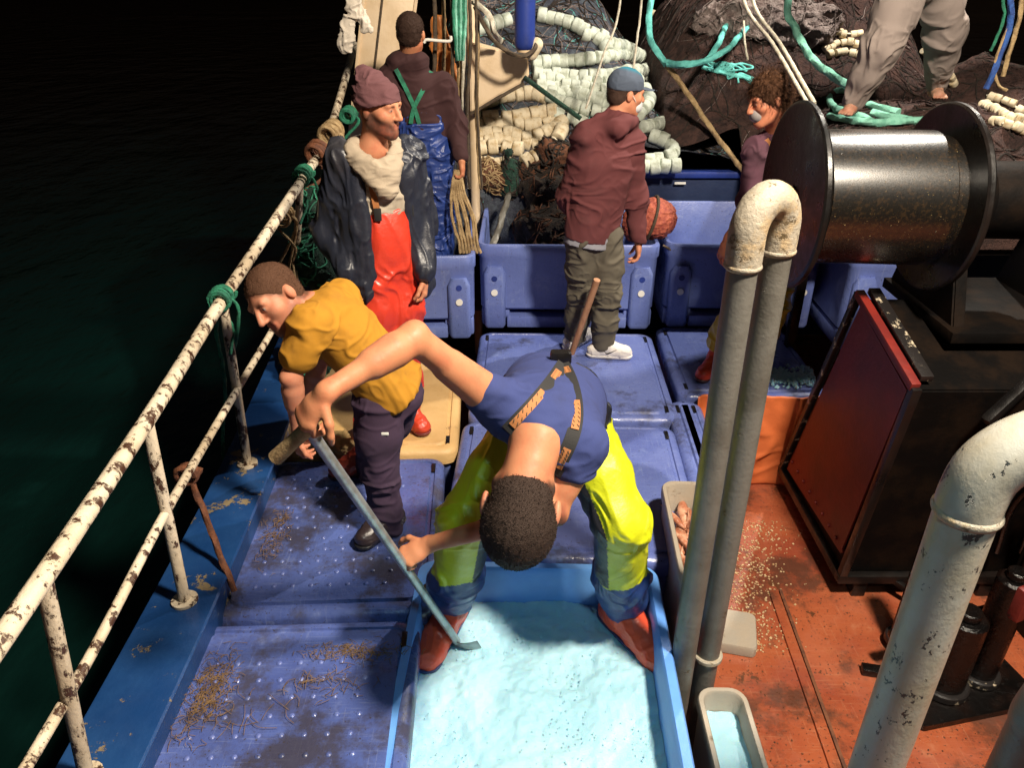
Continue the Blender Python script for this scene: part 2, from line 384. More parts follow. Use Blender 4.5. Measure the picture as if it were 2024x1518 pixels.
MT = dict(
    deck=worn('deck_paint', (.34, .088, .036), (.24, .050, .024), (.44, .19, .10), (.06, .030, .020), (.14, .5), .485, (.10, .038, .018), .60, .3, 2.2, .63),
    bin=worn('bin_plastic', (.140, .190, .46), (.110, .150, .40), (.26, .32, .55), (.055, .055, .085), (.26, .5), .64),
    lid=worn('lid_plastic', (.120, .160, .41), (.085, .115, .33), (.22, .28, .49), (.035, .034, .045), (.16, .5), .505),
    bulwark=M('bulwark_paint', (.008, .042, .150), .38, c2=(.015, .062, .19), sc2=2.5, chip=(.22, .17, .10), csc=6, cth=.605, csoft=.012, bump=.25, bsc=30, rvar=.12),
    rail=M('rail_paint', (.66, .56, .42), .5, c2=(.50, .40, .27), sc2=6, chip=(.055, .022, .010), csc=24, cth=.55, csoft=.03, bump=.5, bsc=45, stretch=(1, 1, .5)),
    lid_dirty_shaded=worn('dirty_shaded_lid_plastic', (.085, .125, .35), (.055, .080, .25), (.20, .24, .42), (.045, .036, .034), (.14, .45), .455, None, .62, .35, 2.0, .64),  # darker copy of lid: grime plus the near rail-side shade put into the colour
    sandlid=M('sand_plastic', (.62, .40, .17), .5, c2=(.52, .32, .12), sc2=3, chip=(.25, .14, .06), csc=9, cth=.68, csoft=.06, bump=.3, bsc=50),
    icebin=M('ice_bin_plastic', (.11, .28, .72), .35, c2=(.14, .36, .80), sc2=2, bump=.15, bsc=50),
    ice=M('crushed_ice', (.32, .57, .68), .55, c2=(.37, .61, .70), sc2=2.5, bump=.35, bsc=190, bdist=.004, bump2=.2, bsc2=45, sss=.4, spec=.4),
    black=M('black_steel', (.005, .0045, .0045), .34, spec=.4, c2=(.010, .007, .006), sc2=4, bump=.2, bsc=30, rvar=.15),
    grease=M('greasy_black_steel', (.003, .0025, .0025), .22, spec=.35, c2=(.008, .004, .003), sc2=9, bump=.6, bsc=40, rvar=.12),
    dull_black=M('dull_black_steel', (.003, .0026, .0026), .6, spec=.08, c2=(.010, .006, .004), sc2=5, bump=.3, bsc=25),  # near-black matte steel with very little specular
    blackchip=M('chipped_black_steel', (.012, .010, .010), .4, chip=(.50, .42, .30), csc=18, cth=.60, bump=.3, bsc=30),
    drum=M('winch_drum_steel', (.006, .005, .004), .28, spec=1.0, coat=.5, c2=(.020, .012, .006), sc2=60, lo=.5, hi=.62, chip=(.60, .42, .18), csc=110, cth=.665, csoft=.015, bump=.2, bsc=200, bdist=.0012, rvar=.03),  # gold specks put the lamp glints on the barrel into the colour
    darkred=M('dark_red_paint', (.19, .016, .010), .5, c2=(.12, .012, .010), sc2=3, chip=(.03, .016, .012), csc=10, cth=.68, bump=.3, bsc=40),
    orange=M('orange_paint', (.62, .15, .045), .5, c2=(.52, .11, .03), sc2=3, bump=.25, bsc=30),
    pipe=M('pipe_paint', (.135, .128, .112), .42, c2=(.09, .083, .070), sc2=5, lo=.4, hi=.7, chip=(.10, .07, .035), csc=16, cth=.66, bump=.25, bsc=60),
    pipetop=M('flaking_pipe_paint', (.34, .30, .235), .5, c2=(.40, .30, .18), sc2=13, lo=.45, hi=.6, chip=(.14, .10, .05), csc=24, cth=.60, bump=.6, bsc=60),
    pipechip=M('chipped_white_pipe', (.38, .37, .325), .38, c2=(.34, .30, .22), sc2=4, chip=(.035, .04, .04), csc=22, cth=.605, csoft=.008, bump=.2, bsc=60, stretch=(1, 1, .7)),
    cream=M('cream_paint', (.72, .56, .38), .5, c2=(.62, .46, .28), sc2=4, chip=(.25, .12, .05), csc=9, cth=.70, bump=.2, bsc=40),
    navysteel=M('navy_steel', (.010, .022, .075), .4, c2=(.014, .03, .09), sc2=4, bump=.15, bsc=40),
    deepblue=M('deep_blue_steel', (.020, .045, .26), .42, c2=(.014, .03, .17), sc2=3, bump=.15, bsc=40),
    greyplast=M('grey_plastic', (.34, .30, .245), .5, c2=(.36, .30, .23), sc2=5, chip=(.16, .10, .06), csc=11, cth=.66, csoft=.06, bump=.25, bsc=60),
    galv=M('galvanised_steel', (.38, .40, .40), .35, metal=.6, c2=(.25, .25, .24), sc2=14, bump=.2, bsc=60),
    ropetan=M('tan_rope', (.40, .28, .14), .85, c2=(.26, .17, .08), sc2=30, bump=.6, bsc=120),
    ropegreen=M('green_rope', (.020, .20, .11), .8, c2=(.012, .10, .06), sc2=25, bump=.6, bsc=120),
    ropemint=M('mint_rope', (.22, .52, .40), .8, c2=(.14, .40, .30), sc2=25, bump=.6, bsc=120),
    ropecyan=M('turquoise_rope', (.16, .60, .56), .8, c2=(.10, .45, .42), sc2=25, bump=.6, bsc=120),
    ropeblue=M('blue_rope', (.03, .10, .36), .8, c2=(.02, .05, .2), sc2=25, bump=.6, bsc=120),
    ropedark=M('dark_rope', (.05, .035, .022), .85, c2=(.09, .06, .035), sc2=30, bump=.6, bsc=120),
    ropewhite=M('pale_rope', (.62, .58, .48), .85, c2=(.45, .40, .30), sc2=30, bump=.6, bsc=120),
    rust=M('rusty_chain', (.16, .055, .022), .8, c2=(.08, .028, .014), sc2=20, bump=.5, bsc=60),
    netbrown=M('brown_net', (.085, .040, .032), .9, c2=(.035, .017, .015), sc2=14, lo=.35, hi=.65, bump=1.0, bsc=90, bdist=.03, bump2=.6, bsc2=22),
    netgrey=M('grey_blue_net', (.10, .12, .15), .9, c2=(.05, .055, .08), sc2=14, lo=.35, hi=.65, bump=1.0, bsc=90, bdist=.03, bump2=.6, bsc2=22),
    netpale=M('pale_net', (.36, .29, .27), .9, c2=(.18, .13, .12), sc2=16, lo=.35, hi=.65, bump=1.0, bsc=70, bdist=.03, bump2=.6, bsc2=22),
    netblack=M('black_net', (.018, .014, .012), .9, c2=(.05, .030, .020), sc2=30, bump=1.0, bsc=80, bdist=.03),
    netrust=M('rust_brown_net', (.17, .065, .030), .9, c2=(.08, .03, .016), sc2=26, bump=1.0, bsc=80, bdist=.03),
    netgreen=M('dark_green_net', (.012, .055, .034), .9, c2=(.006, .025, .018), sc2=26, bump=1.0, bsc=80, bdist=.03),
    float=M('float_foam', (.66, .57, .41), .7, c2=(.40, .29, .15), sc2=16, lo=.42, hi=.75, bump=.35, bsc=50),
    floatcool=M('pale_float_foam', (.58, .63, .55), .7, c2=(.34, .37, .29), sc2=16, lo=.42, hi=.75, bump=.35, bsc=50),
    buoy=M('red_buoy', (.44, .11, .06), .7, c2=(.30, .06, .04), sc2=40, lo=.4, hi=.6, bump=.8, bsc=60),
    wood=M('worn_wood', (.42, .22, .12), .6, c2=(.30, .14, .07), sc2=18, bump=.3, bsc=60, stretch=(1, 1, .2)),
    white=M('white_plastic', (.78, .76, .70), .4, bump=.05, bsc=30),
    cloth=M('pale_cloth', (.70, .62, .52), .9, c2=(.55, .46, .36), sc2=10, bump=.3, bsc=200),
    fish=M('fish_flesh', (.36, .12, .06), .3, c2=(.62, .34, .22), sc2=14, lo=.4, hi=.6, bump=.6, bsc=40, spec=.7),
    straw=M('straw_fibre', (.20, .115, .045), .8, c2=(.12, .065, .025), sc2=20),
    scale=M('fish_scale', (.60, .45, .26), .3, c2=(.45, .28, .14), sc2=20),
    skin=M('skin', (1, 1, 1), .55, vcol=True, c2=(.40, .10, .055), sc2=16, lo=.38, hi=1.0, rvar=.12, bump=.2, bsc=120, bdist=.003, sss=.10, spec=.3),
    hair=M('hair', (1, 1, 1), .6, vcol=True, spec=.12, bump=.9, bsc=260, bdist=.006),
    fabric=M('fabric', (1, 1, 1), .88, vcol=True, c2=(.02, .018, .018), sc2=7, lo=.45, hi=1.15, bump=.22, bsc=320, bdist=.003, bump2=.12, bsc2=40, spec=.25),
    knit=M('knit', (1, 1, 1), .92, vcol=True, bump=.5, bsc=240, bdist=.004, spec=.2),
    oilskin=M('oilskin', (1, 1, 1), .42, vcol=True, c2=(.03, .022, .015), sc2=8, lo=.5, hi=1.2, rvar=.14, bump=.18, bsc=30, bdist=.006, bump2=.12, bsc2=60, spec=.5),
    rubber=M('boot_rubber', (1, 1, 1), .4, vcol=True, c2=(.05, .03, .02), sc2=12, lo=.5, hi=1.1, rvar=.15, bump=.08, bsc=60, spec=.5),
    blackcloth=M('black_webbing', (.012, .011, .011), .8, bump=.2, bsc=200),
    tan_patch=M('orange_print', (.36, .135, .04), .75, bump=.2, bsc=200),
    lens=M('lamp_lens', (.9, .9, .9), .2),
)

# ------------------------------------------------------------------ floodlights (real fixtures; they stand behind and above the frame)
for nm, lab, pos, aim, watt, colr, rad in FLOODS:
    pos = V3(*pos); d, s_, u_ = frame(V3(*aim)-pos)
    t = thing(nm, lab, 'lamp', pos, 'deck floodlights')
    R3 = np.array([d, s_, u_])
    box('housing', pos-d*.09, (.12, .30, .22), MT['black'], t, R3, .02)
    box('lens', pos-d*.022, (.012, .25, .17), MT['lens'], t, R3, .003)
    beam('bracket', pos-d*.09-s_*.17-u_*.02, pos-d*.09-s_*.17+u_*.20, .03, .012, MT['black'], t, d)
    beam('bracket', pos-d*.09+s_*.17-u_*.02, pos-d*.09+s_*.17+u_*.20, .03, .012, MT['black'], t, d)
    ld = bpy.data.lights.new('flood_beam', 'SPOT'); ld.energy = watt; ld.color = colr; ld.shadow_soft_size = rad
    ld.spot_size = math.radians(50 if 'cool' in lab else 150); ld.spot_blend = .7
    lo = bpy.data.objects.new('flood_beam', ld); COL.objects.link(lo); lo.parent = t
    lo.location = tuple(d*.06); lo.rotation_euler = Vector(d).to_track_quat('-Z', 'Y').to_euler()

# ------------------------------------------------------------------ the setting: sea and deck
DECK = -.65
def sea():
    m, t, b, N, L = NT('night_sea')
    b.inputs['Base Color'].default_value = (.005, .030, .025, 1); b.inputs['Roughness'].default_value = .12; b.inputs['IOR'].default_value = 1.33
    tc = N.new('ShaderNodeTexCoord'); mp = N.new('ShaderNodeMapping'); mp.inputs['Scale'].default_value = (1, .6, 1); L.new(tc.outputs['Object'], mp.inputs[0])
    prev = None
    for s, st, ds in ((.8, .5, .25), (3.5, .5, .05), (14, .4, .01)):
        n = N.new('ShaderNodeTexNoise'); n.inputs['Scale'].default_value = s; n.inputs['Detail'].default_value = 4; L.new(mp.outputs[0], n.inputs['Vector'])
        bp = N.new('ShaderNodeBump'); bp.inputs['Strength'].default_value = st; bp.inputs['Distance'].default_value = ds; L.new(n.outputs['Fac'], bp.inputs['Height'])
        if prev: L.new(prev.outputs[0], bp.inputs['Normal'])
        prev = bp
    L.new(prev.outputs[0], b.inputs['Normal'])
    n = 80; xs = np.sign(np.linspace(-1, 1, n))*np.abs(np.linspace(-1, 1, n))**3*700
    X, Y = np.meshgrid(xs, xs+100, indexing='ij'); Z = -2.0+.05*np.sin(X*.9+Y*.4)+.04*np.sin(Y*1.3-X*.3)
    V = np.column_stack([X.ravel(), Y.ravel(), Z.ravel()]); i = np.arange(n*n).reshape(n, n)
    F = np.column_stack([i[:-1, :-1].ravel(), i[1:, :-1].ravel(), i[1:, 1:].ravel(), i[:-1, 1:].ravel()])
    tag(mesh('sea', V, F, m), 'black night sea alongside the boat', None, kind='structure')
sea()
deck = tag(box('deck', (1.35, 3.9, DECK-.03), (5.2, 10.4, .06), MT['deck'], bev=.004), 'orange red painted steel deck', None, kind='structure')
# raised welded plate seam and the plate edge on the deck
a, b_ = Pz(1528, 1170, DECK), Pz(1650, 1518, DECK)
beam('plate_seam', a+V3(0, 0, .006), b_+(b_-a)*.5+V3(0, 0, .006), .05, .016, MT['deck'], deck)
beam('weld_bead', a+V3(.035, 0, .006), b_+(b_-a)*.5+V3(.035, 0, .006), .016, .026, MT['rust'], deck)

# ------------------------------------------------------------------ bulwark and guard rail
BW = [V3(-1.24, .2, .10), V3(-1.235, 1.2, .11), V3(-1.24, 2.13, .12), V3(-1.275, 3.04, .12), V3(-1.345, 4.18, .15), V3(-1.42, 5.4, .22), V3(-1.50, 7.2, .42), V3(-1.55, 8.9, .72)]
def strip(name, path, prof, mat, parent):
    """sweep an (across, up) outline along a path"""
    p = catmull(path, 8); n = len(p); m = len(prof); V = []; F = []
    T = np.gradient(p, axis=0)
    for i in range(n):
        s = nrm(V3(T[i][1], -T[i][0], 0))
        for q in prof: V.append(p[i]+s*q[0]+V3(0, 0, q[1]))
    for i in range(n-1):
        for j in range(m):
            k = (j+1) % m; F.append((i*m+j, i*m+k, (i+1)*m+k, (i+1)*m+j))
    F.append(tuple(range(m))); F.append(tuple((n-1)*m+j for j in range(m-1, -1, -1)))
    return mesh(name, V, F, mat, parent, True, auto=30)
bw = thing('bulwark', 'blue painted steel bulwark with rust spots along the edge of the boat', 'bulwark', (-1.24, 2, DECK))
strip('cap', BW, [(-.13, 0), (-.125, -.02), (-.10, -.03), (.10, -.03), (.118, -.02), (.122, -.008), (.115, 0), (-.12, .003)], MT['bulwark'], bw)
strip('inner_lip', BW, [(.090, -.029), (.106, -.029), (.106, -.16), (.098, -.18), (.090, -.16)], MT['bulwark'], bw)
strip('inner_plate', BW, [(.02, -.029), (.04, -.029), (.04, -.80), (.02, -.80)], MT['bulwark'], bw)
strip('hull_plate', BW, [(-.11, -.029), (-.09, -.029), (-.09, -2.3), (-.11, -2.3)], MT['navysteel'], bw)
gr = thing('guard_rail', 'white painted pipe guard rail with peeling rusty paint above the blue bulwark', 'railing', (-1.24, 2, .12))
TOP = [V3(-1.13, .35, .86), P(0, 1268, 1.22), P(290, 832, 2.13), P(440, 592, 3.04), P(592, 362, 4.15), P(650, 262, 5.2), V3(-1.30, 6.6, 1.72)]
TOP[6][0] = -1.25
MID = [V3(-1.20, .35, .47), P(132, 1380, 1.43), P(328, 1012, 2.13), P(470, 768, 3.04), P(545, 640, 3.7), P(600, 530, 4.6)]
tube('top_rail', catmull(TOP, 12), .0265, MT['rail'], gr, 16)
tube('middle_rail', catmull(MID, 12), .0165, MT['rail'], gr, 14)
for (y, top, foot) in ((.55, None, None), (1.42, (52, 1195), (168, 1530)), (2.13, (290, 832), (366, 1190)), (3.04, (440, 592), (490, 920)), (4.16, (556, 430), (578, 718)), (5.3, None, None)):
    if top is None:
        f = np.array([np.interp(y, [q[1] for q in BW], [q[i] for q in BW]) for i in range(3)]); tp = np.array([np.interp(y, [q[1] for q in TOP], [q[i] for q in TOP]) for i in range(3)])
    else:
        f = np.array([np.interp(y, [q[1] for q in BW], [q[i] for q in BW]) for i in range(3)])
        g = P(foot[0], foot[1], y); f[0] = g[0]; f[2] = f[2]+.002
        tp = np.array([np.interp(y, [q[1] for q in TOP], [q[i] for q in TOP]) for i in range(3)])
    st = tube('stanchion', np.array([f, f*.6+tp*.4, tp]), .021, MT['rail'], gr, 14)
    cyl('foot_flange', f, f+V3(0, 0, .012), .048, MT['rail'], st, 18)
# lashings on the rail
def lashing(name, c, axis, r, n, mat, label, seed=0, tails=2, rr=.008, group=None):
    t = thing(name, label, 'rope', c, group); d, s, u = frame(axis); rg = np.random.default_rng(seed)
    ph = np.linspace(0, 2*math.pi*n, n*16); w = np.linspace(-1, 1, len(ph))*.035*n/4+.012*np.sin(ph*.37+seed)
    R = r+.006*np.sin(ph*.53)+rr
    path = c+np.outer(w, d)+np.outer(np.cos(ph)*R, s)+np.outer(np.sin(ph)*R, u)
    tube('turns', path, rr, mat, t, 8, lobes=3, twist=.5/rr)
    for k in range(tails):
        q = [c+s*r*(1 if k else -1), c+s*(r+.03)*(1 if k else -1)+V3(0, 0, -.05), c+V3(rg.normal()*.03, rg.normal()*.04, -.14-.05*k), c+V3(rg.normal()*.05, rg.normal()*.05, -.24-.08*k)]
        rope('tail', q, rr*.9, mat, t)
    return t
lashing('rope_lashing', P(438, 588, 3.04), TOP[3]-TOP[2], .032, 6, MT['ropegreen'], 'green rope lashed round the top rail at the middle stanchion', 1)
lashing('rope_lashing', P(600, 345, 4.2), TOP[4]-TOP[3], .032, 6, MT['ropegreen'], 'green rope lashed round the top rail beside the dark jacket', 2)
lashing('rope_lashing', P(562, 425, 4.0), TOP[4]-TOP[3], .032, 5, MT['ropetan'], 'frayed tan rope tied round the top rail above the leaning man', 3, 4)
lashing('rope_lashing', P(93, 832+0, 1.9) if False else P(372, 935, 2.42), MID[3]-MID[2], .022, 2, MT['rust'], 'rust brown rope knot on the middle rail', 4, 0, .012)
tag(rope('green_rope', [P(432, 600, 3.06), P(428, 660, 3.08), P(440, 720, 3.1), P(445, 780, 3.12), P(440, 870, 3.14), P(447, 945, 3.16)], .009, MT['ropegreen']), 'thin green rope hanging from the rail down the outside', 'rope')
tag(rope('brown_rope', [P(374, 940, 2.42), P(392, 985, 2.40), P(412, 1035, 2.37), P(430, 1085, 2.34), P(452, 1140, 2.28), P(464, 1168, 2.26)], .0125, MT['rust']), 'rust brown rope hanging from the middle rail over the blue bulwark', 'rope')
lashing('rope_lashing', P(655, 262, 4.9), V3(.2, 1, .2), .04, 7, MT['ropetan'], 'tangle of frayed brown rope on the rail end behind the dark jacket', 5, 5, .013)
lashing('rope_lashing', P(628, 300, 4.6), V3(.2, 1, .3), .04, 6, MT['rust'], 'bundle of rust brown rope below the tan tangle on the rail', 6, 4, .013)
lashing('rope_lashing', P(690, 226, 5.3), V3(.2, 1, .2), .03, 5, MT['ropegreen'], 'small green rope knot behind the woollen hat', 8, 2, .011)

# ------------------------------------------------------------------ fish bins
def studs(parent, c, w, l, rot, z):
    R = rotz(rot)[:2, :2]; V = []; F = []; b = 0
    for i in range(int(w/.075)):
        for j in range(int(l/.075)):
            q = (np.array([(i+.5+.25*(j % 2))*.075-w/2, (j+.5)*.075-l/2]) @ R)+np.array(c[:2])
            for (r, h) in ((.011, 0), (.007, .0045)):
                for k in range(6): V.append((q[0]+r*math.cos(k*1.0472), q[1]+r*math.sin(k*1.0472), z+h))
            for k in range(6): F.append((b+k, b+(k+1) % 6, b+6+(k+1) % 6, b+6+k))
            F.append(tuple(b+6+k for k in range(6))); b += 12
    o = mesh('grip_studs', V, F, MT['lid'], parent, True); o['kind'] = 'stuff'
def lidded_bin(c, w, l, rot, label, lidmat, top=0.0, stud=False, seed=0):
    rg = np.random.default_rng(seed); t = thing('fish_bin', label, 'fish bin', (c[0], c[1], DECK+.002), 'lidded fish bins on the deck')
    z0 = DECK+.002
    loft('body', (c[0], c[1], 0), [(w-.10, l-.10, .06, z0), (w-.05, l-.05, .07, z0+.1), (w-.05, l-.05, .07, top-.12), (w-.03, l-.03, .07, top-.10)], MT['bin'], t, rot)
    ld = loft('lid', (c[0], c[1], 0), [(w-.02, l-.02, .075, top-.098), (w, l, .08, top-.090), (w, l, .08, top-.035), (w-.012, l-.012, .077, top-.020), (w-.05, l-.05, .07, top-.006),
              (w-.09, l-.09, .065, top-.004), (w-.10, l-.10, .06, top-.012), (w-.125, l-.125, .055, top-.012), (w-.14, l-.14, .05, top)], lidmat, t, rot)
    R = rotz(rot)
    for sx in (-1, 1):
        for sy in (-1, 1):
            o = (np.array([sx*(w/2-.055), sy*(l/2-.11), 0]) @ R); box('latch_recess', (c[0]+o[0], c[1]+o[1], top-.012), (.022, .075, .020), MT['black'], ld, R, .004)
    if stud: studs(ld, c, w-.24, l-.24, rot, top+.0005)
    return t
def at2(px, py): q = Pz(px, py, 0); return q[0], q[1]
lidded_bin((-.775, 1.60), .88, 1.12, 2.0, 'blue lidded fish bin with studded top strewn with straw, nearest on the rail side', MT['lid_dirty_shaded'], stud=True, seed=1)
lidded_bin((-.775, 2.745), .90, 1.10, 2.5, 'blue lidded fish bin under the feet of the man in yellow', MT['lid_dirty_shaded'], seed=2, stud=True, top=-.004)
lidded_bin((-.775, 3.87), .94, 1.08, 2.0, 'sand coloured lidded fish bin in the rail side row', MT['sandlid'], seed=3, top=.004)
lidded_bin((.36, 4.28), 1.20, 1.18, -1.5, 'blue lidded fish bin under the white trainers', MT['lid'], seed=4)
lidded_bin((.29, 3.085), 1.18, 1.14, -2.5, 'blue lidded fish bin behind the bending man', MT['lid'], seed=5, top=-.006)
lidded_bin((.995, 3.42), .205, 1.0, -2.0, 'narrow blue lidded fish bin in front of the orange plate', MT['lid'], seed=6, top=-.01)
lidded_bin((1.46, 4.46), .90, 1.02, -1.0, 'blue lidded fish bin under the red boots beside the pipes', MT['lid'], seed=7, top=-.002)
def open_bin(c, w, l, h, rot, label, z0=0.002, mat='bin', feat=True):
    R = rotz(rot); t = thing('fish_bin', label, 'fish bin', (c[0], c[1], z0), 'open fish bins at the net end')
    def W(x, y, z): q = np.array([x, y, 0]) @ R; return V3(c[0]+q[0], c[1]+q[1], z0+z)
    wl = .045
    loft('body', (c[0], c[1], z0), [(w-.06, l-.06, .06, .125), (w-.03, l-.03, .07, .14), (w-.02, l-.02, .07, h-.10), (w, l, .08, h-.085), (w, l, .08, h-.012), (w-.015, l-.015, .075, h),
         (w-.055, l-.055, .06, h), (w-.07, l-.07, .055, h-.012), (w-2*wl-.02, l-2*wl-.02, .05, .20)], MT[mat], t, rot)
    for sx in (-1, 1):
        box('foot', W(sx*(w/2-.12), 0, .062), (.20, l-.07, .124), MT[mat], t, R, .02)
        if feat:
            p = loft('corner_post', W(sx*(w/2-.115), -l/2+.01, 0), [(.13, .05, .022, .0), (.15, .07, .03, .02), (.15, .07, .03, h-.20), (.10, .06, .028, h-.15)], MT[mat], t, rot)
            q = W(sx*(w/2-.115), -l/2-.026, .27); e = np.array([0, -1, 0]) @ R
            cyl('drain_plug', q, q+e*.008, .023, MT['white'], p, 20)
            q = W(sx*(w/2-.115), -l/2-.0255, .37); cyl('drain_hole', q, q+e*.003, .020, MT['deepblue'], p, 20)
    box('base_skid', W(0, -l/2+.055, .042), (w-.40, .13, .084), MT[mat], t, R, .012)
    box('base_skid', W(0, l/2-.06, .042), (w-.40, .10, .084), MT[mat], t, R, .012)
    return t
open_bin((.395, 5.53), 1.24, 1.20, .60, -1.0, 'open blue fish bin with black net inside, behind the hooded man')
open_bin((-.83, 5.34), 1.12, 1.20, .58, 3.0, 'open blue fish bin by the rail with the man in blue oilskins in it')
open_bin((1.60, 5.52), 1.08, 1.14, .60, -1.0, 'open blue fish bin with dark empty inside, beside the curly haired man')
open_bin((2.50, 5.10), .68, 1.10, .66, -2.0, 'open blue fish bin beyond the dark red hopper')

# ice bin
ib = thing('ice_bin', 'open bright blue bin full of crushed ice under the bending man', 'fish bin', (.10, 1.83, DECK+.002))
IBW, IBL, IBC = 1.01, 1.36, (.084, 1.81)
loft('body', (*IBC, DECK+.002), [(IBW-.08, IBL-.08, .06, 0), (IBW-.03, IBL-.03, .07, .05), (IBW-.02, IBL-.02, .07, .55), (IBW, IBL, .075, .565), (IBW, IBL, .075, .635), (IBW-.014, IBL-.014, .07, .645),
     (IBW-.075, IBL-.075, .06, .645), (IBW-.095, IBL-.095, .055, .63), (IBW-.13, IBL-.13, .05, .20)], MT['icebin'], ib, -2)
def ice_sheet(name, c, w, l, z, rot, parent, step=.014, amp=.018, lab=None):
    R = rotz(rot)[:2, :2]; nx, ny = int(w/step), int(l/step); X, Y = np.meshgrid(np.linspace(-w/2, w/2, nx), np.linspace(-l/2, l/2, ny), indexing='ij')
    q = np.column_stack([X.ravel(), Y.ravel()]) @ R+np.array(c[:2]); p = np.column_stack([q, np.zeros(len(q))])
    Z = z+amp*vnoise(p*5)+amp*.6*vnoise(p*13)+.005*vnoise(p*38)+.005*rng.random(len(p))
    V = np.column_stack([q, Z]); i = np.arange(nx*ny).reshape(nx, ny)
    F = np.column_stack([i[:-1, :-1].ravel(), i[1:, :-1].ravel(), i[1:, 1:].ravel(), i[:-1, 1:].ravel()])
    return mesh(name, V, F, MT['ice'], parent, True)
ice = thing('crushed_ice', 'pale blue crushed ice filling the bright blue bin', 'ice', (*IBC, -.2), kind='stuff')
ice_sheet('surface', IBC, IBW-.11, IBL-.11, -.185, -2, ice, .008, .014)
def chips(name, pts, r, mat, parent, seed=0):
    rg = np.random.default_rng(seed); V = []; F = []; b = 0
    for p in pts:
        q = rg.normal(size=(6, 3)); q /= np.linalg.norm(q, axis=1)[:, None]; q = q*(r*rg.uniform(.5, 1.3)); q[:, 2] *= .7
        k = np.array([[1, 0, 0], [-1, 0, 0], [0, 1, 0], [0, -1, 0], [0, 0, 1], [0, 0, -1]])*r*rg.uniform(.5, 1.2)+q*.35
        V += [tuple(p+v) for v in k]
        F += [(b+a, b+c_, b+d) for a, c_, d in ((0, 2, 4), (2, 1, 4), (1, 3, 4), (3, 0, 4), (2, 0, 5), (1, 2, 5), (3, 1, 5), (0, 3, 5))]; b += 6
    return mesh(name, V, F, mat, parent, False)
pts = [V3(IBC[0]+rng.uniform(-.44, .44), IBC[1]+rng.uniform(-.6, .6), -.190+.008*rng.normal()) for _ in range(2200)]
chips('ice_grains', pts, .0034, MT['ice'], ice, 3)

# grey fish boxes beside the ice bin
def fish_box(c, w, l, z0, h, rot, label, mat='greyplast'):
    t = thing('fish_box', label, 'fish box', (c[0], c[1], z0), 'grey fish boxes beside the ice bin')
    loft('body', (c[0], c[1], z0), [(w-.06, l-.06, .05, 0), (w-.03, l-.03, .06, .03), (w-.02, l-.02, .06, h-.05), (w, l, .065, h-.045), (w, l, .065, h-.008), (w-.01, l-.01, .06, h), (w-.04, l-.04, .05, h), (w-.05, l-.05, .05, h-.01), (w-.06, l-.06, .045, .06)], MT[mat], t, rot)
    return t
fb1 = fish_box((.770, 2.535), .21, .66, DECK+.002, .80, -3, 'grey fish box with red brown fish behind the twin pipes')
fb2 = fish_box((.785, 1.635), .19, .73, DECK+.002, .46, -1, 'grey fish box of ice at the foot of the twin pipes')
ic2 = tag(ice_sheet('crushed_ice', (.785, 1.635), .140, .67, -.29, -1, None, .012, .012), 'pale crushed ice lying in the grey fish box', 'ice', kind='stuff')
# fish in the first box
FB = []
def fish_mesh():
    n, m = 12, 8; V = []; F = []
    for i in range(n):
        u = i/(n-1); x = (u-.5)*.20; r = .021*math.sin(math.pi*min(1, u*1.06+.03))**.7+.002
        if u > .86: r = .006
        for j in range(m):
            a = 2*math.pi*j/m; V.append((x, r*.62*math.cos(a), r*1.05*math.sin(a)*(1 if u < .86 else 1+12*(u-.86)**1.0*3)))
    for i in range(n-1):
        for j in range(m): F.append((i*m+j, i*m+(j+1) % m, (i+1)*m+(j+1) % m, (i+1)*m+j))
    F.append(tuple(range(m))); F.append(tuple((n-1)*m+j for j in range(m)))
    me = bpy.data.meshes.new('fish'); me.from_pydata(V, [], F); me.update(); me.polygons.foreach_set('use_smooth', [True]*len(me.polygons)); me.materials.append(MT['fish']); return me
fm = fish_mesh(); k = 0
for layer in range(3):
    for i in range(14):
        o = bpy.data.objects.new('fish', fm); COL.objects.link(o); k += 1
        o.location = (.770+rng.uniform(-.035, .035), 2.26+.040*i+rng.uniform(-.02, .02), -.02+.026*layer+rng.uniform(-.006, .006))
        o.rotation_euler = (rng.uniform(-1.2, 1.2), rng.uniform(-.2, .2), 1.57+rng.normal()*.35+3.14*(i%2)); o.scale = (.8, 1.1, 1.1)
        tag(o, 'small red brown fish lying in the grey fish box', 'fish', 'fish heaped in the grey fish box')
box('filler', (.770, 2.535, -.07), (.145, .59, .06), MT['fish'], fb1, rotz(-3), .01)

# ------------------------------------------------------------------ swan-neck pipes
def bend_path(a_, b_, top, n=14):
    """up from a, round a half circle, down to b"""
    c = (a_+b_)/2; out = []
    for k in range(n+1):
        an = math.pi*k/n; q = c+(a_-c)*math.cos(an); q = V3(q[0], q[1], top+np.linalg.norm(a_-b_)/2*1.25*math.sin(an)); out.append(q)
    return out
sp = thing('vent_pipe', 'grey swan neck vent pipe with two legs and a flaking white bend', 'pipe', (.69, 2.03, DECK))
la = V3(.637, 2.0, 0); lb = V3(.752, 2.075, 0)
tube('pipe_leg', np.array([V3(la[0], la[1], DECK+.002), V3(la[0], la[1], 1.0), V3(la[0], la[1], 1.55)]), .0435, MT['pipe'], sp, 28)
tube('pipe_leg', np.array([V3(lb[0], lb[1], DECK+.002), V3(lb[0], lb[1], 1.0), V3(lb[0], lb[1], 1.55)]), .0435, MT['pipe'], sp, 28)
bp = bend_path(la, lb, 1.585)
bp = [V3(la[0], la[1], 1.50), V3(la[0], la[1], 1.54)]+bp+[V3(lb[0], lb[1], 1.55), V3(lb[0], lb[1], 1.52)]
V, F = tube_vf(np.array(bp), .0505, 28); V = V+.0022*np.column_stack([vnoise(V*30), vnoise(V*30+5), vnoise(V*30+11)])
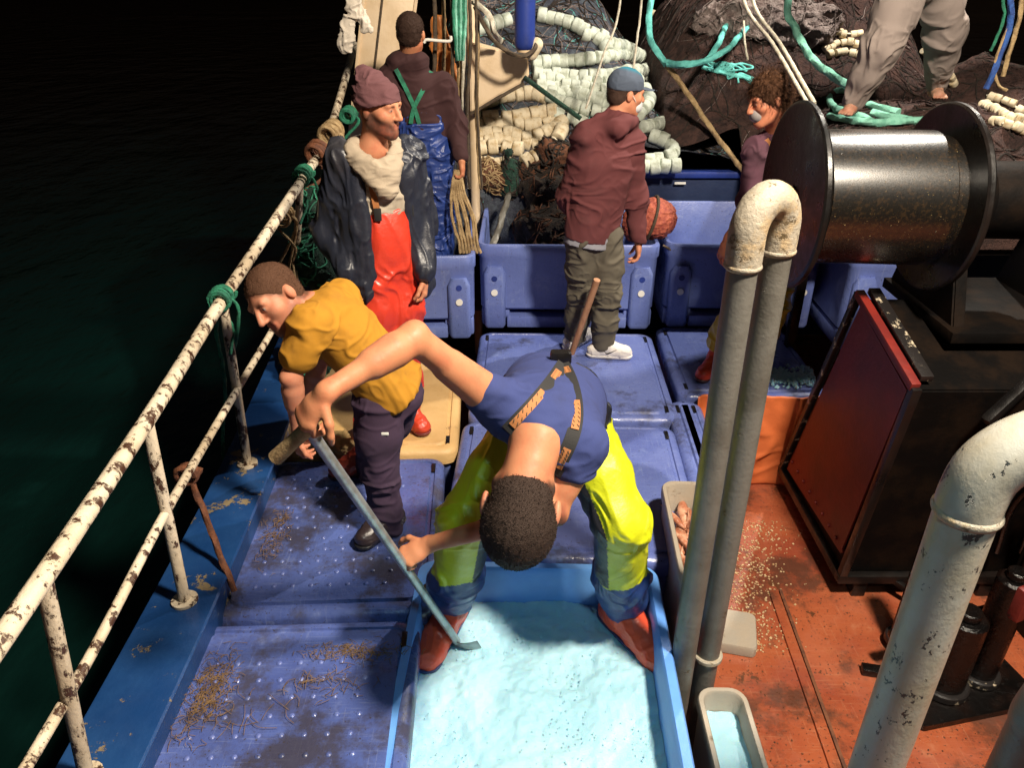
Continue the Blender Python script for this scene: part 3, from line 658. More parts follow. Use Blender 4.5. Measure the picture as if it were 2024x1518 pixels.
mesh('bend', V, F, MT['pipetop'], sp, True, auto=60)
for q, z in ((la, 1.495), (lb, 1.515)): tube('weld_collar', np.array([V3(q[0], q[1], z-.012+.006*i) for i in range(5)]), np.array([.044, .051, .0535, .051, .044]), MT['pipetop'], sp, 28)
for z in (-.11, DECK+.012): cyl('foot_flange', V3(lb[0], lb[1], z), V3(lb[0], lb[1], z+.022),   .056 if z > -.5 else .07, MT['pipetop'], sp, 24, bev=.004)
cyl('foot_flange', V3(la[0], la[1], DECK+.012), V3(la[0], la[1], DECK+.034), .05, MT['pipetop'], sp, 24, bev=.004)
q = Pz(1452, 1228, DECK+.10); tag(loft('steel_pad', (q[0], q[1], DECK+.004), [(.22, .24, .03, 0), (.22, .24, .03, .045), (.21, .23, .03, .055)], MT['greyplast'], None, -14), 'pale flat pad on the deck beside the twin pipes', 'pad')
bp_ = thing('vent_pipe', 'thick white vent pipe with black chips bending over at the corner', 'pipe', (1.02, 1.37, DECK))
PX, PY = 1.025, 1.37
tube('pipe_leg', np.array([V3(PX, PY, DECK+.002), V3(PX, PY, .3), V3(PX, PY, 1.17)]), .066, MT['pipechip'], bp_, 32)
bp = [V3(PX, PY, 1.14), V3(PX, PY, 1.18), V3(PX+.012, PY, 1.245), V3(PX+.05, PY-.005, 1.30), V3(PX+.115, PY-.01, 1.338), V3(PX+.20, PY-.015, 1.35), V3(PX+.40, PY-.02, 1.352), V3(PX+.6, PY-.02, 1.352)]
tube('bend', catmull(bp, 6), .0695, MT['pipechip'], bp_, 32)
tube('weld_collar', np.array([V3(PX, PY, 1.125+.007*i) for i in range(5)]), np.array([.067, .073, .075, .073, .067]), MT['pipetop'], bp_, 32)
cyl('foot_flange', V3(PX, PY, DECK+.003), V3(PX, PY, DECK+.025), .11, MT['pipechip'], bp_, 28, bev=.004)
b3 = thing('vent_pipe', 'dark grey pipe stub at the corner beside the chipped pipe', 'pipe', (1.25, 1.2, DECK))
q0, q1 = V3(1.205, 1.14, DECK+.002), V3(1.205, 1.14, .74)
tube('pipe_leg', np.array([q0, (q0+q1)/2, q1]), .07, MT['pipe'], b3, 32)
tube('bend', catmull([q1-V3(0, 0, .04), q1, q1+V3(.02, 0, .07), q1+V3(.09, 0, .13), q1+V3(.3, 0, .15)], 6), .074, MT['pipe'], b3, 32)

# ------------------------------------------------------------------ orange plate, dark red hopper, winch
def tarp():
    nx, nz = 70, 46; X, Z = np.meshgrid(np.linspace(1.10, 2.12, nx), np.linspace(-.645, .006, nz), indexing='ij'); q = np.column_stack([X.ravel(), np.zeros(X.size), Z.ravel()])
    w = q+.12*np.column_stack([vnoise(q*4), 0*q[:, 0], vnoise(q*4+7)]); d = .030*np.exp(-(vnoise(w*np.array([6, 1, 2.5]))/.22)**2)+.018*vnoise(q*3.1)+.010*np.exp(-(vnoise(w*np.array([3, 1, 9])+5)/.2)**2)
    y = 3.935-d; A = np.column_stack([q[:, 0], y, q[:, 2]]); B_ = A+V3(0, .008, 0); i = np.arange(nx*nz).reshape(nx, nz); n = nx*nz
    F = [(i[a, b], i[a+1, b], i[a+1, b+1], i[a, b+1]) for a in range(nx-1) for b in range(nz-1)]; F += [(n+f[3], n+f[2], n+f[1], n+f[0]) for f in F]
    rim = list(i[:, 0])+list(i[-1, 1:])+list(i[-2::-1, -1])+list(i[0, -2:0:-1]); F += [(rim[k], n+rim[k], n+rim[(k+1) % len(rim)], rim[(k+1) % len(rim)]) for k in range(len(rim))]
    tag(mesh('orange_tarpaulin', np.vstack([A, B_]), [tuple(int(v) for v in f) for f in F], MT['orange']), 'crumpled orange tarpaulin hanging between the twin pipes and the dark hopper', 'tarpaulin')
tarp()
hp = thing('hopper', 'dark red and black steel hopper under the winch', 'hopper', (2.3, 3.2, DECK))
def hexa(name, pts8, mat, parent, bev=.008):
    bm = bmesh.new(); v = [bm.verts.new(p) for p in pts8]
    for f in ((0, 1, 2, 3), (7, 6, 5, 4), (0, 4, 5, 1), (1, 5, 6, 2), (2, 6, 7, 3), (3, 7, 4, 0)): bm.faces.new([v[i] for i in f])
    bmesh.ops.recalc_face_normals(bm, faces=bm.faces); bmesh.ops.bevel(bm, geom=list(bm.edges), offset=bev, segments=2, affect='EDGES')
    return bm_obj(name, bm, mat, parent, auto=40)
X0 = 1.70
hexa('shell', [(X0, 2.98, -.50), (X0, 3.90, -.50), (3.3, 3.90, -.50), (3.3, 2.98, -.50), (X0+.02, 2.80, .66), (X0+.02, 3.44, .82), (3.3, 3.44, .82), (3.3, 2.80, .66)], MT['dull_black'], hp)
side = prism('side_plate', [(X0-.012, 2.84, .64), (X0-.012, 3.02, -.42), (X0-.012, 3.86, -.47), (X0-.012, 3.42, .79)][::-1], .010, MT['darkred'], hp)
beam('edge_bar', V3(X0-.012, 3.93, -.52), V3(X0-.012, 3.46, .84), .035, .035, MT['blackchip'], hp)
beam('edge_bar', V3(X0-.012, 2.79, .68), V3(X0-.012, 3.46, .84), .04, .04, MT['darkred'], hp)
beam('edge_bar', V3(X0+.045, 2.82, .705), V3(X0+.045, 3.44, .862), .055, .03, MT['blackchip'], hp)
beam('edge_bar', V3(X0-.008, 2.96, -.50), V3(X0-.008, 2.79, .68), .04, .04, MT['black'], hp)
beam('base_rail', V3(X0-.03, 2.97, -.525), V3(3.3, 2.97, -.525), .06, .05, MT['black'], hp)
beam('base_rail', V3(X0-.0, 2.99, -.525), V3(X0-.0, 3.95, -.525), .06, .05, MT['black'], hp)
for x, y in ((1.80, 2.99), (2.45, 2.99), (3.2, 2.99), (1.80, 3.85), (3.2, 3.85)): box('leg', (x, y, (DECK-.53)/2), (.07, .07, -.53-DECK-.004), MT['black'], hp, bev=.006)
beam('brace', V3(1.95, 2.98, -.54), V3(2.3, 2.55, DECK+.03), .03, .03, MT['black'], hp)
wi = thing('net_winch', 'large black winch drum with a wet shining barrel', 'winch', (2.2, 3.4, .7))
WC = V3(1.6, 3.42, 1.315)
def ring_lathe(name, x0, prof, mat, parent, sides=64):
    """profile of (x, r) turned about the winch axis"""
    V = []; F = []; m = len(prof)
    for k in range(sides):
        a = 2*math.pi*k/sides
        for (x, r) in prof: V.append((x0+x, WC[1]+r*math.cos(a)+(x0+x-1.6)*-.07, WC[2]+r*math.sin(a)))
    for k in range(sides):
        for j in range(m-1): F.append((k*m+j, ((k+1) % sides)*m+j, ((k+1) % sides)*m+j+1, k*m+j+1))
    return mesh(name, V, F, mat, parent, True, auto=35)
XL, XR = 1.275, 1.905
ring_lathe('barrel', 0, [(XL, .02), (XL, .275), (XL+.05, .275), (XL+.06, .285), (XL+.065, .295), (XR-.065, .295), (XR-.06, .285), (XR-.05, .275), (XR, .275), (XR, .02)], MT['drum'], wi, 96)
for x in (XL, XR):
    ring_lathe('flange', x, [(-.012, .05), (-.010, .385), (-.016, .395), (-.016, .405), (-.008, .412), (.008, .412), (.016, .405), (.016, .395), (.010, .385), (.012, .05)], MT['black'], wi, 96)
cyl('shaft', V3(XL-.02, WC[1], WC[2]), V3(XR+.75, WC[1], WC[2]), .055, MT['black'], wi, 24)
ring_lathe('motor_housing', XR+.14, [(0, .02), (0, .14), (.03, .17), (.30, .17), (.34, .14), (.34, .02)], MT['dull_black'], wi, 48)
for x in (XR+.08, XR+.62):
    hexa('bearing_frame', [(x-.03, WC[1]-.34, .80), (x-.03, WC[1]+.30, .80), (x+.03, WC[1]+.30, .80), (x+.03, WC[1]-.34, .80), (x-.03, WC[1]-.10, WC[2]+.06), (x-.03, WC[1]+.10, WC[2]+.06), (x+.03, WC[1]+.10, WC[2]+.06), (x+.03, WC[1]-.10, WC[2]+.06)], MT['dull_black'], wi)
box('base_plate', (2.5, WC[1]-.05, .800), (1.15, .70, .05), MT['dull_black'], wi)
for (x, y, h, r) in ((2.55, 3.0, .50, .10), (2.85, 3.05, .9, .16)): cyl('hydraulic_tank', V3(x, y, .80), V3(x, y, .80+h), r, MT['black'], wi, 28, bev=.02)
for k in range(4):
    x = 2.25+.12*k
    tube('hydraulic_hose', catmull([V3(x, 2.86, .95), V3(x-.05, 2.62-.05*k, .85), V3(x-.18, 2.60, .45), V3(x-.20, 2.78, .1), V3(x-.1, 2.9, -.3)], 8), .016, MT['black'], wi, 10)

# black hydraulic valve block on the deck at the edge of the frame
hv = thing('valve_block', 'greasy black valve block on the deck behind the chipped pipe', 'machine', (2.2, 2.35, DECK))
loft('base_plate', (2.02, 2.36, DECK+.003), [(.62, .30, .02, 0), (.62, .30, .02, .03)], MT['grease'], hv, 12)
for (x, y, r, h) in ((1.93, 2.36, .085, .46), (2.12, 2.42, .07, .62), (1.86, 2.62, .05, .7)):
    cyl('cylinder', V3(x, y, DECK+.03), V3(x, y, DECK+h), r, MT['grease'], hv, 24, bev=.012)
    cyl('collar', V3(x, y, DECK+.034), V3(x, y, DECK+.075), r+.022, MT['blackchip'], hv, 24, bev=.006)
    cyl('cap', V3(x, y, DECK+h), V3(x, y, DECK+h+.04), r*.6, MT['grease'], hv, 12, bev=.006)
box('red_handle', (2.04, 2.26, -.02), (.05, .05, .16), MT['darkred'], hv, rotz(20), .012)
beam('pipe_run', V3(1.70, 2.47, -.42), V3(2.3, 2.60, -.36), .05, .05, MT['grease'], hv, bev=.02)
beam('bracket', V3(1.62, 2.47, DECK+.02), V3(2.5, 2.28, DECK+.02), .05, .035, MT['grease'], hv)
# machine bulk further right, all black
for k in range(9):
    y_ = 3.0+.1*k; z_ = -.38+.0*k; cyl('rivet', V3(X0-.012, y_, z_), V3(X0-.022, y_, z_), .011, MT['darkred'], hp, 10)
mc = thing('winch_engine', 'black engine housing beyond the hopper at the dark edge', 'machine', (3.0, 2.7, DECK))
loft('casing', (2.95, 2.62, DECK+.003), [(.9, .62, .05, 0), (.9, .62, .05, 1.1), (.8, .55, .05, 1.18)], MT['dull_black'], mc, 4)
for k in range(5): box('cooling_rib', (2.49, 2.42+.1*k, .05), (.03, .02, .9), MT['black'], mc, rotz(4), .004)
beam('guard_bar', V3(1.98, 2.72, .55), V3(2.55, 2.95, 1.05), .05, .05, MT['black'], mc, bev=.02)

# fish scales and grit on the deck by the pad
q = [Pz(rng.normal(1480, 42), rng.uniform(1030, 1290), DECK) for _ in range(900)]
o = chips('fish_scales', [p+V3(0, 0, .003) for p in q], .006, MT['scale'], None, 5); tag(o, 'pale fish scales and grit scattered on the red deck', 'debris', kind='stuff')
o = chips('fish_scales', [Pz(rng.uniform(1420, 1990), rng.uniform(1180, 1510), DECK)+V3(0, 0, .002) for _ in range(260)], .005, MT['rust'], None, 6); tag(o, 'dark rust flakes scattered over the red deck', 'debris', kind='stuff')
# straw on the studded lid
def straw(c, sx, sy, n, seed, ln=.07, z=.004):
    rg = np.random.default_rng(seed); ps = []
    for _ in range(n):
        p = V3(c[0]+rg.normal()*sx, c[1]+rg.normal()*sy, z+rg.random()*.006); a = rg.uniform(0, 6.3); d = V3(math.cos(a), math.sin(a), 0)*ln*rg.uniform(.4, 1.2)
        s = V3(-d[1], d[0], 0)*rg.normal()*.35
        ps.append(catmull([p-d*.5, p+s*.4+V3(0, 0, .004), p+d*.5], 3))
    return ps
sw = many_tubes('straw_fibres', straw(at2(415, 1370), .04, .08, 420, 1, .04)+straw(at2(700, 1290), .09, .022, 220, 2, .035)+straw(at2(640, 1350), .09, .03, 60, 4, .05)+straw(at2(520, 1410), .10, .05, 14, 5, .10)+straw(at2(545, 1060), .03, .10, 160, 3, .04), .0009, MT['straw'])
tag(sw, 'brown straw and twine scraps on the lids by the rail', 'debris', kind='stuff')
o = chips('ice_crumbs', [Pz(rng.uniform(1515, 1610), rng.normal(748, 9), 0)+V3(0, 0, .01) for _ in range(260)], .016, MT['ice'], None, 8); tag(o, 'white ice crumbs along the lid edge above the orange plate', 'ice', kind='stuff')

# ------------------------------------------------------------------ people
SKIN, SKIN_D = (.47, .195, .098), (.40, .17, .095)
class Head:
    def __init__(s, c, f, u, hs=1.0):
        s.c = np.asarray(c, float); s.u = nrm(u); f = np.asarray(f, float); s.f = nrm(f-np.dot(f, s.u)*s.u); s.r = np.cross(s.f, s.u); s.hs = hs
        s.R = np.array([s.r, s.f, s.u])
    def __call__(s, r, f, u): return s.c+s.hs*(r*s.r+f*s.f+u*s.u)
    def body(s, B, neck):
        h = s.hs; E = lambda c, r, **k: B.ell(s(*c), tuple(x*h for x in r), s.R, **k); C = lambda a, b, ra, rb, **k: B.cone(s(*a), s(*b), ra*h, rb*h, **k)
        E((0, -.012, .030), (.076, .097, .088), k=.02); E((0, .030, -.030), (.060, .066, .088), k=.03)
        for q in (-1, 1):
            C((q*.050, .0, -.055), (q*.018, .072, -.094), .020, .020, k=.03)
            E((q*.043, .060, -.018), (.024, .024, .020), k=.03)                      # cheekbone
            E((q*.080, -.008, -.008), (.010, .018, .029), k=.010)                    # ear
        C((0, .078, -.098), (0, .080, -.092), .020, .019, k=.02)
        C((-.040, .080, .030), (.040, .080, .030), .012, .012, k=.02)
        for q in (-1, 1): B.ell(s(q*.032, .101, .010), (.019*h, .013*h, .011*h), s.R, op='s', k=.012)
        for q in (-1, 1): E((q*.031, .081, .010), (.0125, .0125, .0125), k=.003)
        C((0, .094, .020), (0, .117, -.022), .0085, .0125, k=.012)
        for q in (-1, 1): E((q*.012, .104, -.027), (.0085, .010, .008), k=.008)
        C((-.019, .089, -.052), (.019, .089, -.052), .0085, .0085, k=.006); C((-.016, .088, -.066), (.016, .088, -.066), .009, .009, k=.006)
        B.cone(s(-.022, .102, -.059), s(.022, .102, -.059), .0035*h, op='s', k=.004)
        B.cone(s(0, -.020, -.055), neck, .053*h, .060*h, k=.035)
    def marks(s, beard=None, brow=(.06, .03, .018), lips=(.40, .14, .09), scalp=None):
        h = s.hs; m = []
        if scalp:   # cropped hair thins out on the skin round the hairline
            sc_, ck = scalp; dv = nrm(.75*s.f-.65*s.u)
            m.append((lambda x, y, z: np.maximum((x-s.c[0])*dv[0]+(y-s.c[1])*dv[1]+(z-s.c[2])*dv[2]-(ck+.006)*h, -.070*h-((x-s.c[0])*s.u[0]+(y-s.c[1])*s.u[1]+(z-s.c[2])*s.u[2]))+.006*vnoise(np.column_stack([x, y, z])*60), sc_, .010*h))
            m += [(Blob.fell(s(q*.084, -.008, -.010), (.020*h, .028*h, .040*h), s.R), (.50, .20, .115), .006*h) for q in (-1, 1)]
        if beard:
            bc, w = beard
            m += [(Blob.fcone(s(-.060, .01, -.060), s(-.02, .082, -.10), .030*h, .034*h), bc, w*h), (Blob.fcone(s(.060, .01, -.060), s(.02, .082, -.10), .030*h, .034*h), bc, w*h),
                  (Blob.fcone(s(-.022, .098, -.040), s(.022, .098, -.040), .009*h, .009*h), tuple(.6*np.array(bc)+.4*np.array((.4, .17, .1))), .006*h)]
        m += [(Blob.fcone(s(-.017, .097, -.053), s(.017, .097, -.053), .006*h, .006*h), lips, .004*h), (Blob.fcone(s(-.014, .097, -.066), s(.014, .097, -.066), .006*h, .006*h), lips, .004*h)]
        for q in (-1, 1):
            m += [(Blob.fcone(s(q*.018, .096, .026), s(q*.046, .082, .028), .0055*h, .004*h), brow, .004*h)]
            m += [(Blob.fell(s(q*.031, .094, .010), (.013*h, .010*h, .0055*h), s.R), (.32, .27, .24), .002*h), (Blob.fell(s(q*.031, .0955, .010), (.0055*h, .008*h, .0055*h), s.R), (.015, .010, .008), .0015*h)]
        return m
    def hair(s, name, col, par, thick=.008, mess=.004, cutk=.032, h=.004, col2=None, low=0, n=3600, ln=.006, curl=0):
        B = Blob(h, .02); q = s.hs
        B.ell(s(0, -.014, .032), ((.077+thick)*q, (.097+thick)*q, (.088+thick)*q), s.R); B.ell(s(0, -.045, -.035+low), (.062*q, .050*q, .045*q), s.R, k=.03)
        B.cut(s(0, 0, 0)+cutk*q*nrm(.75*s.f-.65*s.u), .75*s.f-.65*s.u)
        for k in (-1, 1): B.ell(s(k*.088, .0, -.020), (.020*q, .030*q, .040*q), s.R, op='s', k=.008)
        B.build(); B.relax(1); B.folds(mess, (40, 40, 40), 3, joints=()); N = B.normals(); B.paint(col, [] if col2 is None else [(Blob.fell(s(0, -.02, .09), (.06*q, .06*q, .05*q), s.R), col2, .03)])
        o = B.obj(name, MT['hair'], par)
        # short strands all over, so that the outline is soft
        rg = np.random.default_rng(17); k = rg.integers(len(B.V), size=n); ok = (B.V[k]-s.c) @ (.75*s.f-.65*s.u) < cutk*q-.002; k = k[ok]
        flow = -.5*s.u+.55*s.f*np.sign(((B.V[k]-s.c) @ s.u)-.05*q)[:, None]*0-.35*s.f; d = N[k]*.35+flow*.9+rg.normal(size=(len(k), 3))*(.35 if curl else .18); d -= N[k]*np.minimum(0, (d*N[k]).sum(1)-.12)[:, None]
        d /= np.linalg.norm(d, axis=1)[:, None]; Ls = ln*rg.uniform(.5, 1.3, len(k)); V = []; F = []; ps = B.V[k]
        for i in range(len(k)):
            t_ = d[i]; a_ = np.cross(t_, N[k[i]]); a_ = a_/(np.linalg.norm(a_)+1e-9)*.0010; c_ = np.cross(t_, a_); c_ = c_/(np.linalg.norm(c_)+1e-9)*.0010
            cv = (rg.normal(size=3)*curl*Ls[i]) if curl else 0; p0, p1, p2 = ps[i]-N[k[i]]*.002, ps[i]+t_*Ls[i]*.55+cv, ps[i]+t_*Ls[i]-cv
            bb = len(V); V += [p0+a_, p0-a_*.5+c_, p0-a_*.5-c_, p1+a_*.8, p1-a_*.4+c_*.8, p1-a_*.4-c_*.8, p2]
            F += [(bb, bb+1, bb+4, bb+3), (bb+1, bb+2, bb+5, bb+4), (bb+2, bb, bb+3, bb+5), (bb+3, bb+4, bb+6), (bb+4, bb+5, bb+6), (bb+5, bb+3, bb+6)]
        cc = np.repeat(np.clip(np.asarray(col)*rg.uniform(.5, 1.7, (len(k), 1)), 0, 1), 7, 0)
        st = mesh('strands', V, F, MT['hair'], o, True, col=cc); st['kind'] = 'stuff'
        return o
def hand(B, w, d, n, th, curl=.5, size=1.0, spread=.0, k=.006):
    """palm, four fingers and a thumb: wrist, pointing direction, side the fingers curl to, thumb side"""
    d = nrm(d); n = np.asarray(n, float); n = nrm(n-np.dot(n, d)*d); s = np.cross(d, n); s = s if np.dot(s, th) > 0 else -s; z = size
    B.cone(w, w+d*.045*z, .026*z, .031*z, n=n, fk=1.45, k=.02)
    B.cone(w+d*.045*z+s*.012*z, w+d*.082*z+s*.012*z, .026*z, .026*z, n=n, fk=1.8, k=.015); B.cone(w+d*.045*z-s*.012*z, w+d*.078*z-s*.014*z, .026*z, .024*z, n=n, fk=1.8, k=.015)
    for off, L, sp in ((.031, .072, .10), (.0105, .082, .03), (-.0105, .076, -.04), (-.031, .058, -.12)):
        p = w+z*(d*(.088-abs(off)*.25)+s*off); a = .25*curl; dirn = nrm(d+s*(sp+spread*off*12))
        for i, (seg, r0, r1) in enumerate(((.45, .0098, .0088), (.31, .0088, .0080), (.24, .0080, .0068))):
            a += curl*(.55, 1.0, .8)[i]; dd = math.cos(a)*dirn+math.sin(a)*n; q = p+dd*L*seg*z; B.cone(p, q, r0*z, r1*z, k=k); p = q
    p = w+z*(d*.028+s*.026)
    for dd, L, r0, r1 in ((s*.75+d*.55+n*.35, .040, .0135, .0115), (s*.35+d*.8+n*.55*max(.5, curl), .032, .0115, .010), (d*.85+n*(.5+curl*.5), .026, .010, .008)):
        q = p+nrm(dd)*L*z; B.cone(p, q, r0*z, r1*z, k=k); p = q
def joints(spec): return {k: P(*v) for k, v in spec.items()}
def skeleton(B, J, bare_arms=True, rs=1.0, legs=True):
    s = nrm(J['sr']-J['sl']); mid = (J['sr']+J['sl'])/2; up = nrm(J['neck']-J['pel']); n = nrm(np.cross(s, up))
    ch = mid*.7+J['pel']*.3
    B.cone(ch, J['pel'], .125*rs, .115*rs, n=n, fk=1.5, k=.05); B.cone(J['sl'], J['sr'], .048, .048, k=.05)
    B.cone(mid, J['neck'], .060, .055, k=.05)
    for q in 'lr':
        B.chain([J['s'+q], J['e'+q], J['w'+q]], [.046*rs, .036*rs, .0245*rs], k=.02)
        ua = nrm(J['e'+q]-J['s'+q]); fa = nrm(J['w'+q]-J['e'+q]); bi = nrm(fa-ua+V3(0, 0, 1e-3)); bi = nrm(bi-np.dot(bi, ua)*ua)
        B.cone(J['s'+q]*.72+J['e'+q]*.28+bi*.016, J['s'+q]*.36+J['e'+q]*.64+bi*.014, .036*rs, .029*rs, k=.02); B.cone(J['s'+q]*.70+J['e'+q]*.30-bi*.018, J['s'+q]*.38+J['e'+q]*.62-bi*.012, .035*rs, .028*rs, k=.02)
        B.ell(J['e'+q]-nrm(bi*1.0+ua*0)*.018+ua*.008, (.023*rs, .023*rs, .023*rs), k=.02); B.cone(J['e'+q]*.95+J['w'+q]*.05+bi*.008, J['e'+q]*.55+J['w'+q]*.45+bi*.006, .036*rs, .027*rs, k=.02)
        f = J['e'+q]*.75+J['w'+q]*.25; B.cone(f, f*.7+J['w'+q]*.3, .041*rs, .035*rs, k=.02)
        if legs: B.chain([J['h'+q], J['k'+q], J['a'+q]], [.070, .050, .036], k=.03)
    return s, up, n, mid
def trousers(B, J, rh, rk, ra, waist=.15, fk=1.35, n=None, drop=0, wtop=.12):
    up = nrm(J['neck']-J['pel']); s = nrm(J['hr']-J['hl']); n = nrm(np.cross(s, up))
    B.cone(J['pel']-up*.02, J['pel']+up*wtop, waist, waist*.97, n=n, fk=fk, k=.05)
    for q in 'lr': B.chain([J['h'+q], (J['h'+q]+J['k'+q])/2, J['k'+q], J['k'+q]*.5+J['a'+q]*.5, J['a'+q]+V3(0, 0, drop)], [rh, rh*.93, rk, (rk+ra)/2*1.02, ra], k=.035)
def boot(name, par, ankle, toe_dir, col, sole=(.03, .03, .05), shaft=.14, ln=.20, hs=1.0, ground=None, r=.048, mat='rubber'):
    d = nrm(V3(toe_dir[0], toe_dir[1], 0)); g = ankle[2]-.085*hs if ground is None else ground; a = V3(ankle[0], ankle[1], g+.09*hs)
    top = V3(*ankle)+V3(0, 0, shaft); B = Blob(.005, .03)
    B.chain([top, a, V3(*(a-d*.02))-V3(0, 0, .04)], [r*1.15*hs, r*hs, r*hs]); heel = V3(a[0], a[1], g+.045*hs)-d*.055*hs; toe = V3(a[0], a[1], g+.040*hs)+d*(ln-.06)*hs
    B.cone(heel, toe, .043*hs, .042*hs, k=.03); B.cone(a+d*.02, toe-d*.03, .05*hs, .045*hs, k=.03); B.cut(V3(0, 0, g+.012), (0, 0, -1)); B.build().relax(2)
    B.folds(.003, (20, 20, 30), 5); B.paint(col); o = B.obj(name, MT[mat], par)
    S = Blob(.005, .02); S.cone(heel-V3(0, 0, .012), toe-V3(0, 0, .008), .047*hs, .048*hs, k=.02); S.cut(V3(0, 0, g+.026*hs), (0, 0, 1)); S.cut(V3(0, 0, g), (0, 0, -1)); S.build().relax(1); S.paint(sole); S.obj('sole', MT['rubber'], o)
    return o
def strap(name, pts, w, th, mat, par, nrm_at, n=8):
    """flat webbing band along points; nrm_at gives the outward direction"""
    p = catmull(pts, n); T = np.gradient(p, axis=0); V = []; F = []
    for i, q in enumerate(p):
        t = nrm(T[i]); o = nrm(nrm_at(q)); o = nrm(o-np.dot(o, t)*t); s = np.cross(t, o)
        V += [q-s*w/2, q+s*w/2, q+s*w/2+o*th, q-s*w/2+o*th]
    for i in range(len(p)-1):
        for j in range(4): F.append((i*4+j, i*4+(j+1) % 4, i*4+4+(j+1) % 4, i*4+4+j))
    F.append((3, 2, 1, 0)); F.append(tuple(len(p)*4-4+j for j in range(4)))
    return mesh(name, V, F, mat, par, True, auto=40)
def snap(pts, B, off=.004):
    """lay points on the surface of a built garment (nearest vertex pushed out)"""
    N = B.normals(); out = []
    for p in pts:
        i = np.argmin(np.linalg.norm(B.V-p, axis=1)); out.append(B.V[i]+N[i]*off)
    return out
def snap_ray(pts, B, view, off=.004):
    """lay points on the garment surface along a viewing direction: nearest to that line, on the facing side"""
    N = B.normals(); v = nrm(view); out = []
    for p in pts:
        w = B.V-p; t = w @ v; perp = np.linalg.norm(w-np.outer(t, v), axis=1); ok = (N @ v < .1); sc_ = perp+np.where(ok, 0, 1)+t*.15
        i = np.argmin(sc_); out.append(B.V[i]+N[i]*off)
    out = np.array(out)
    if len(out) > 3:
        full = catmull(out, 4)
        for _ in range(6): full[1:-1] = (full[:-2]+full[1:-1]+full[2:])/3
        out = full-v*.004
    return list(out)

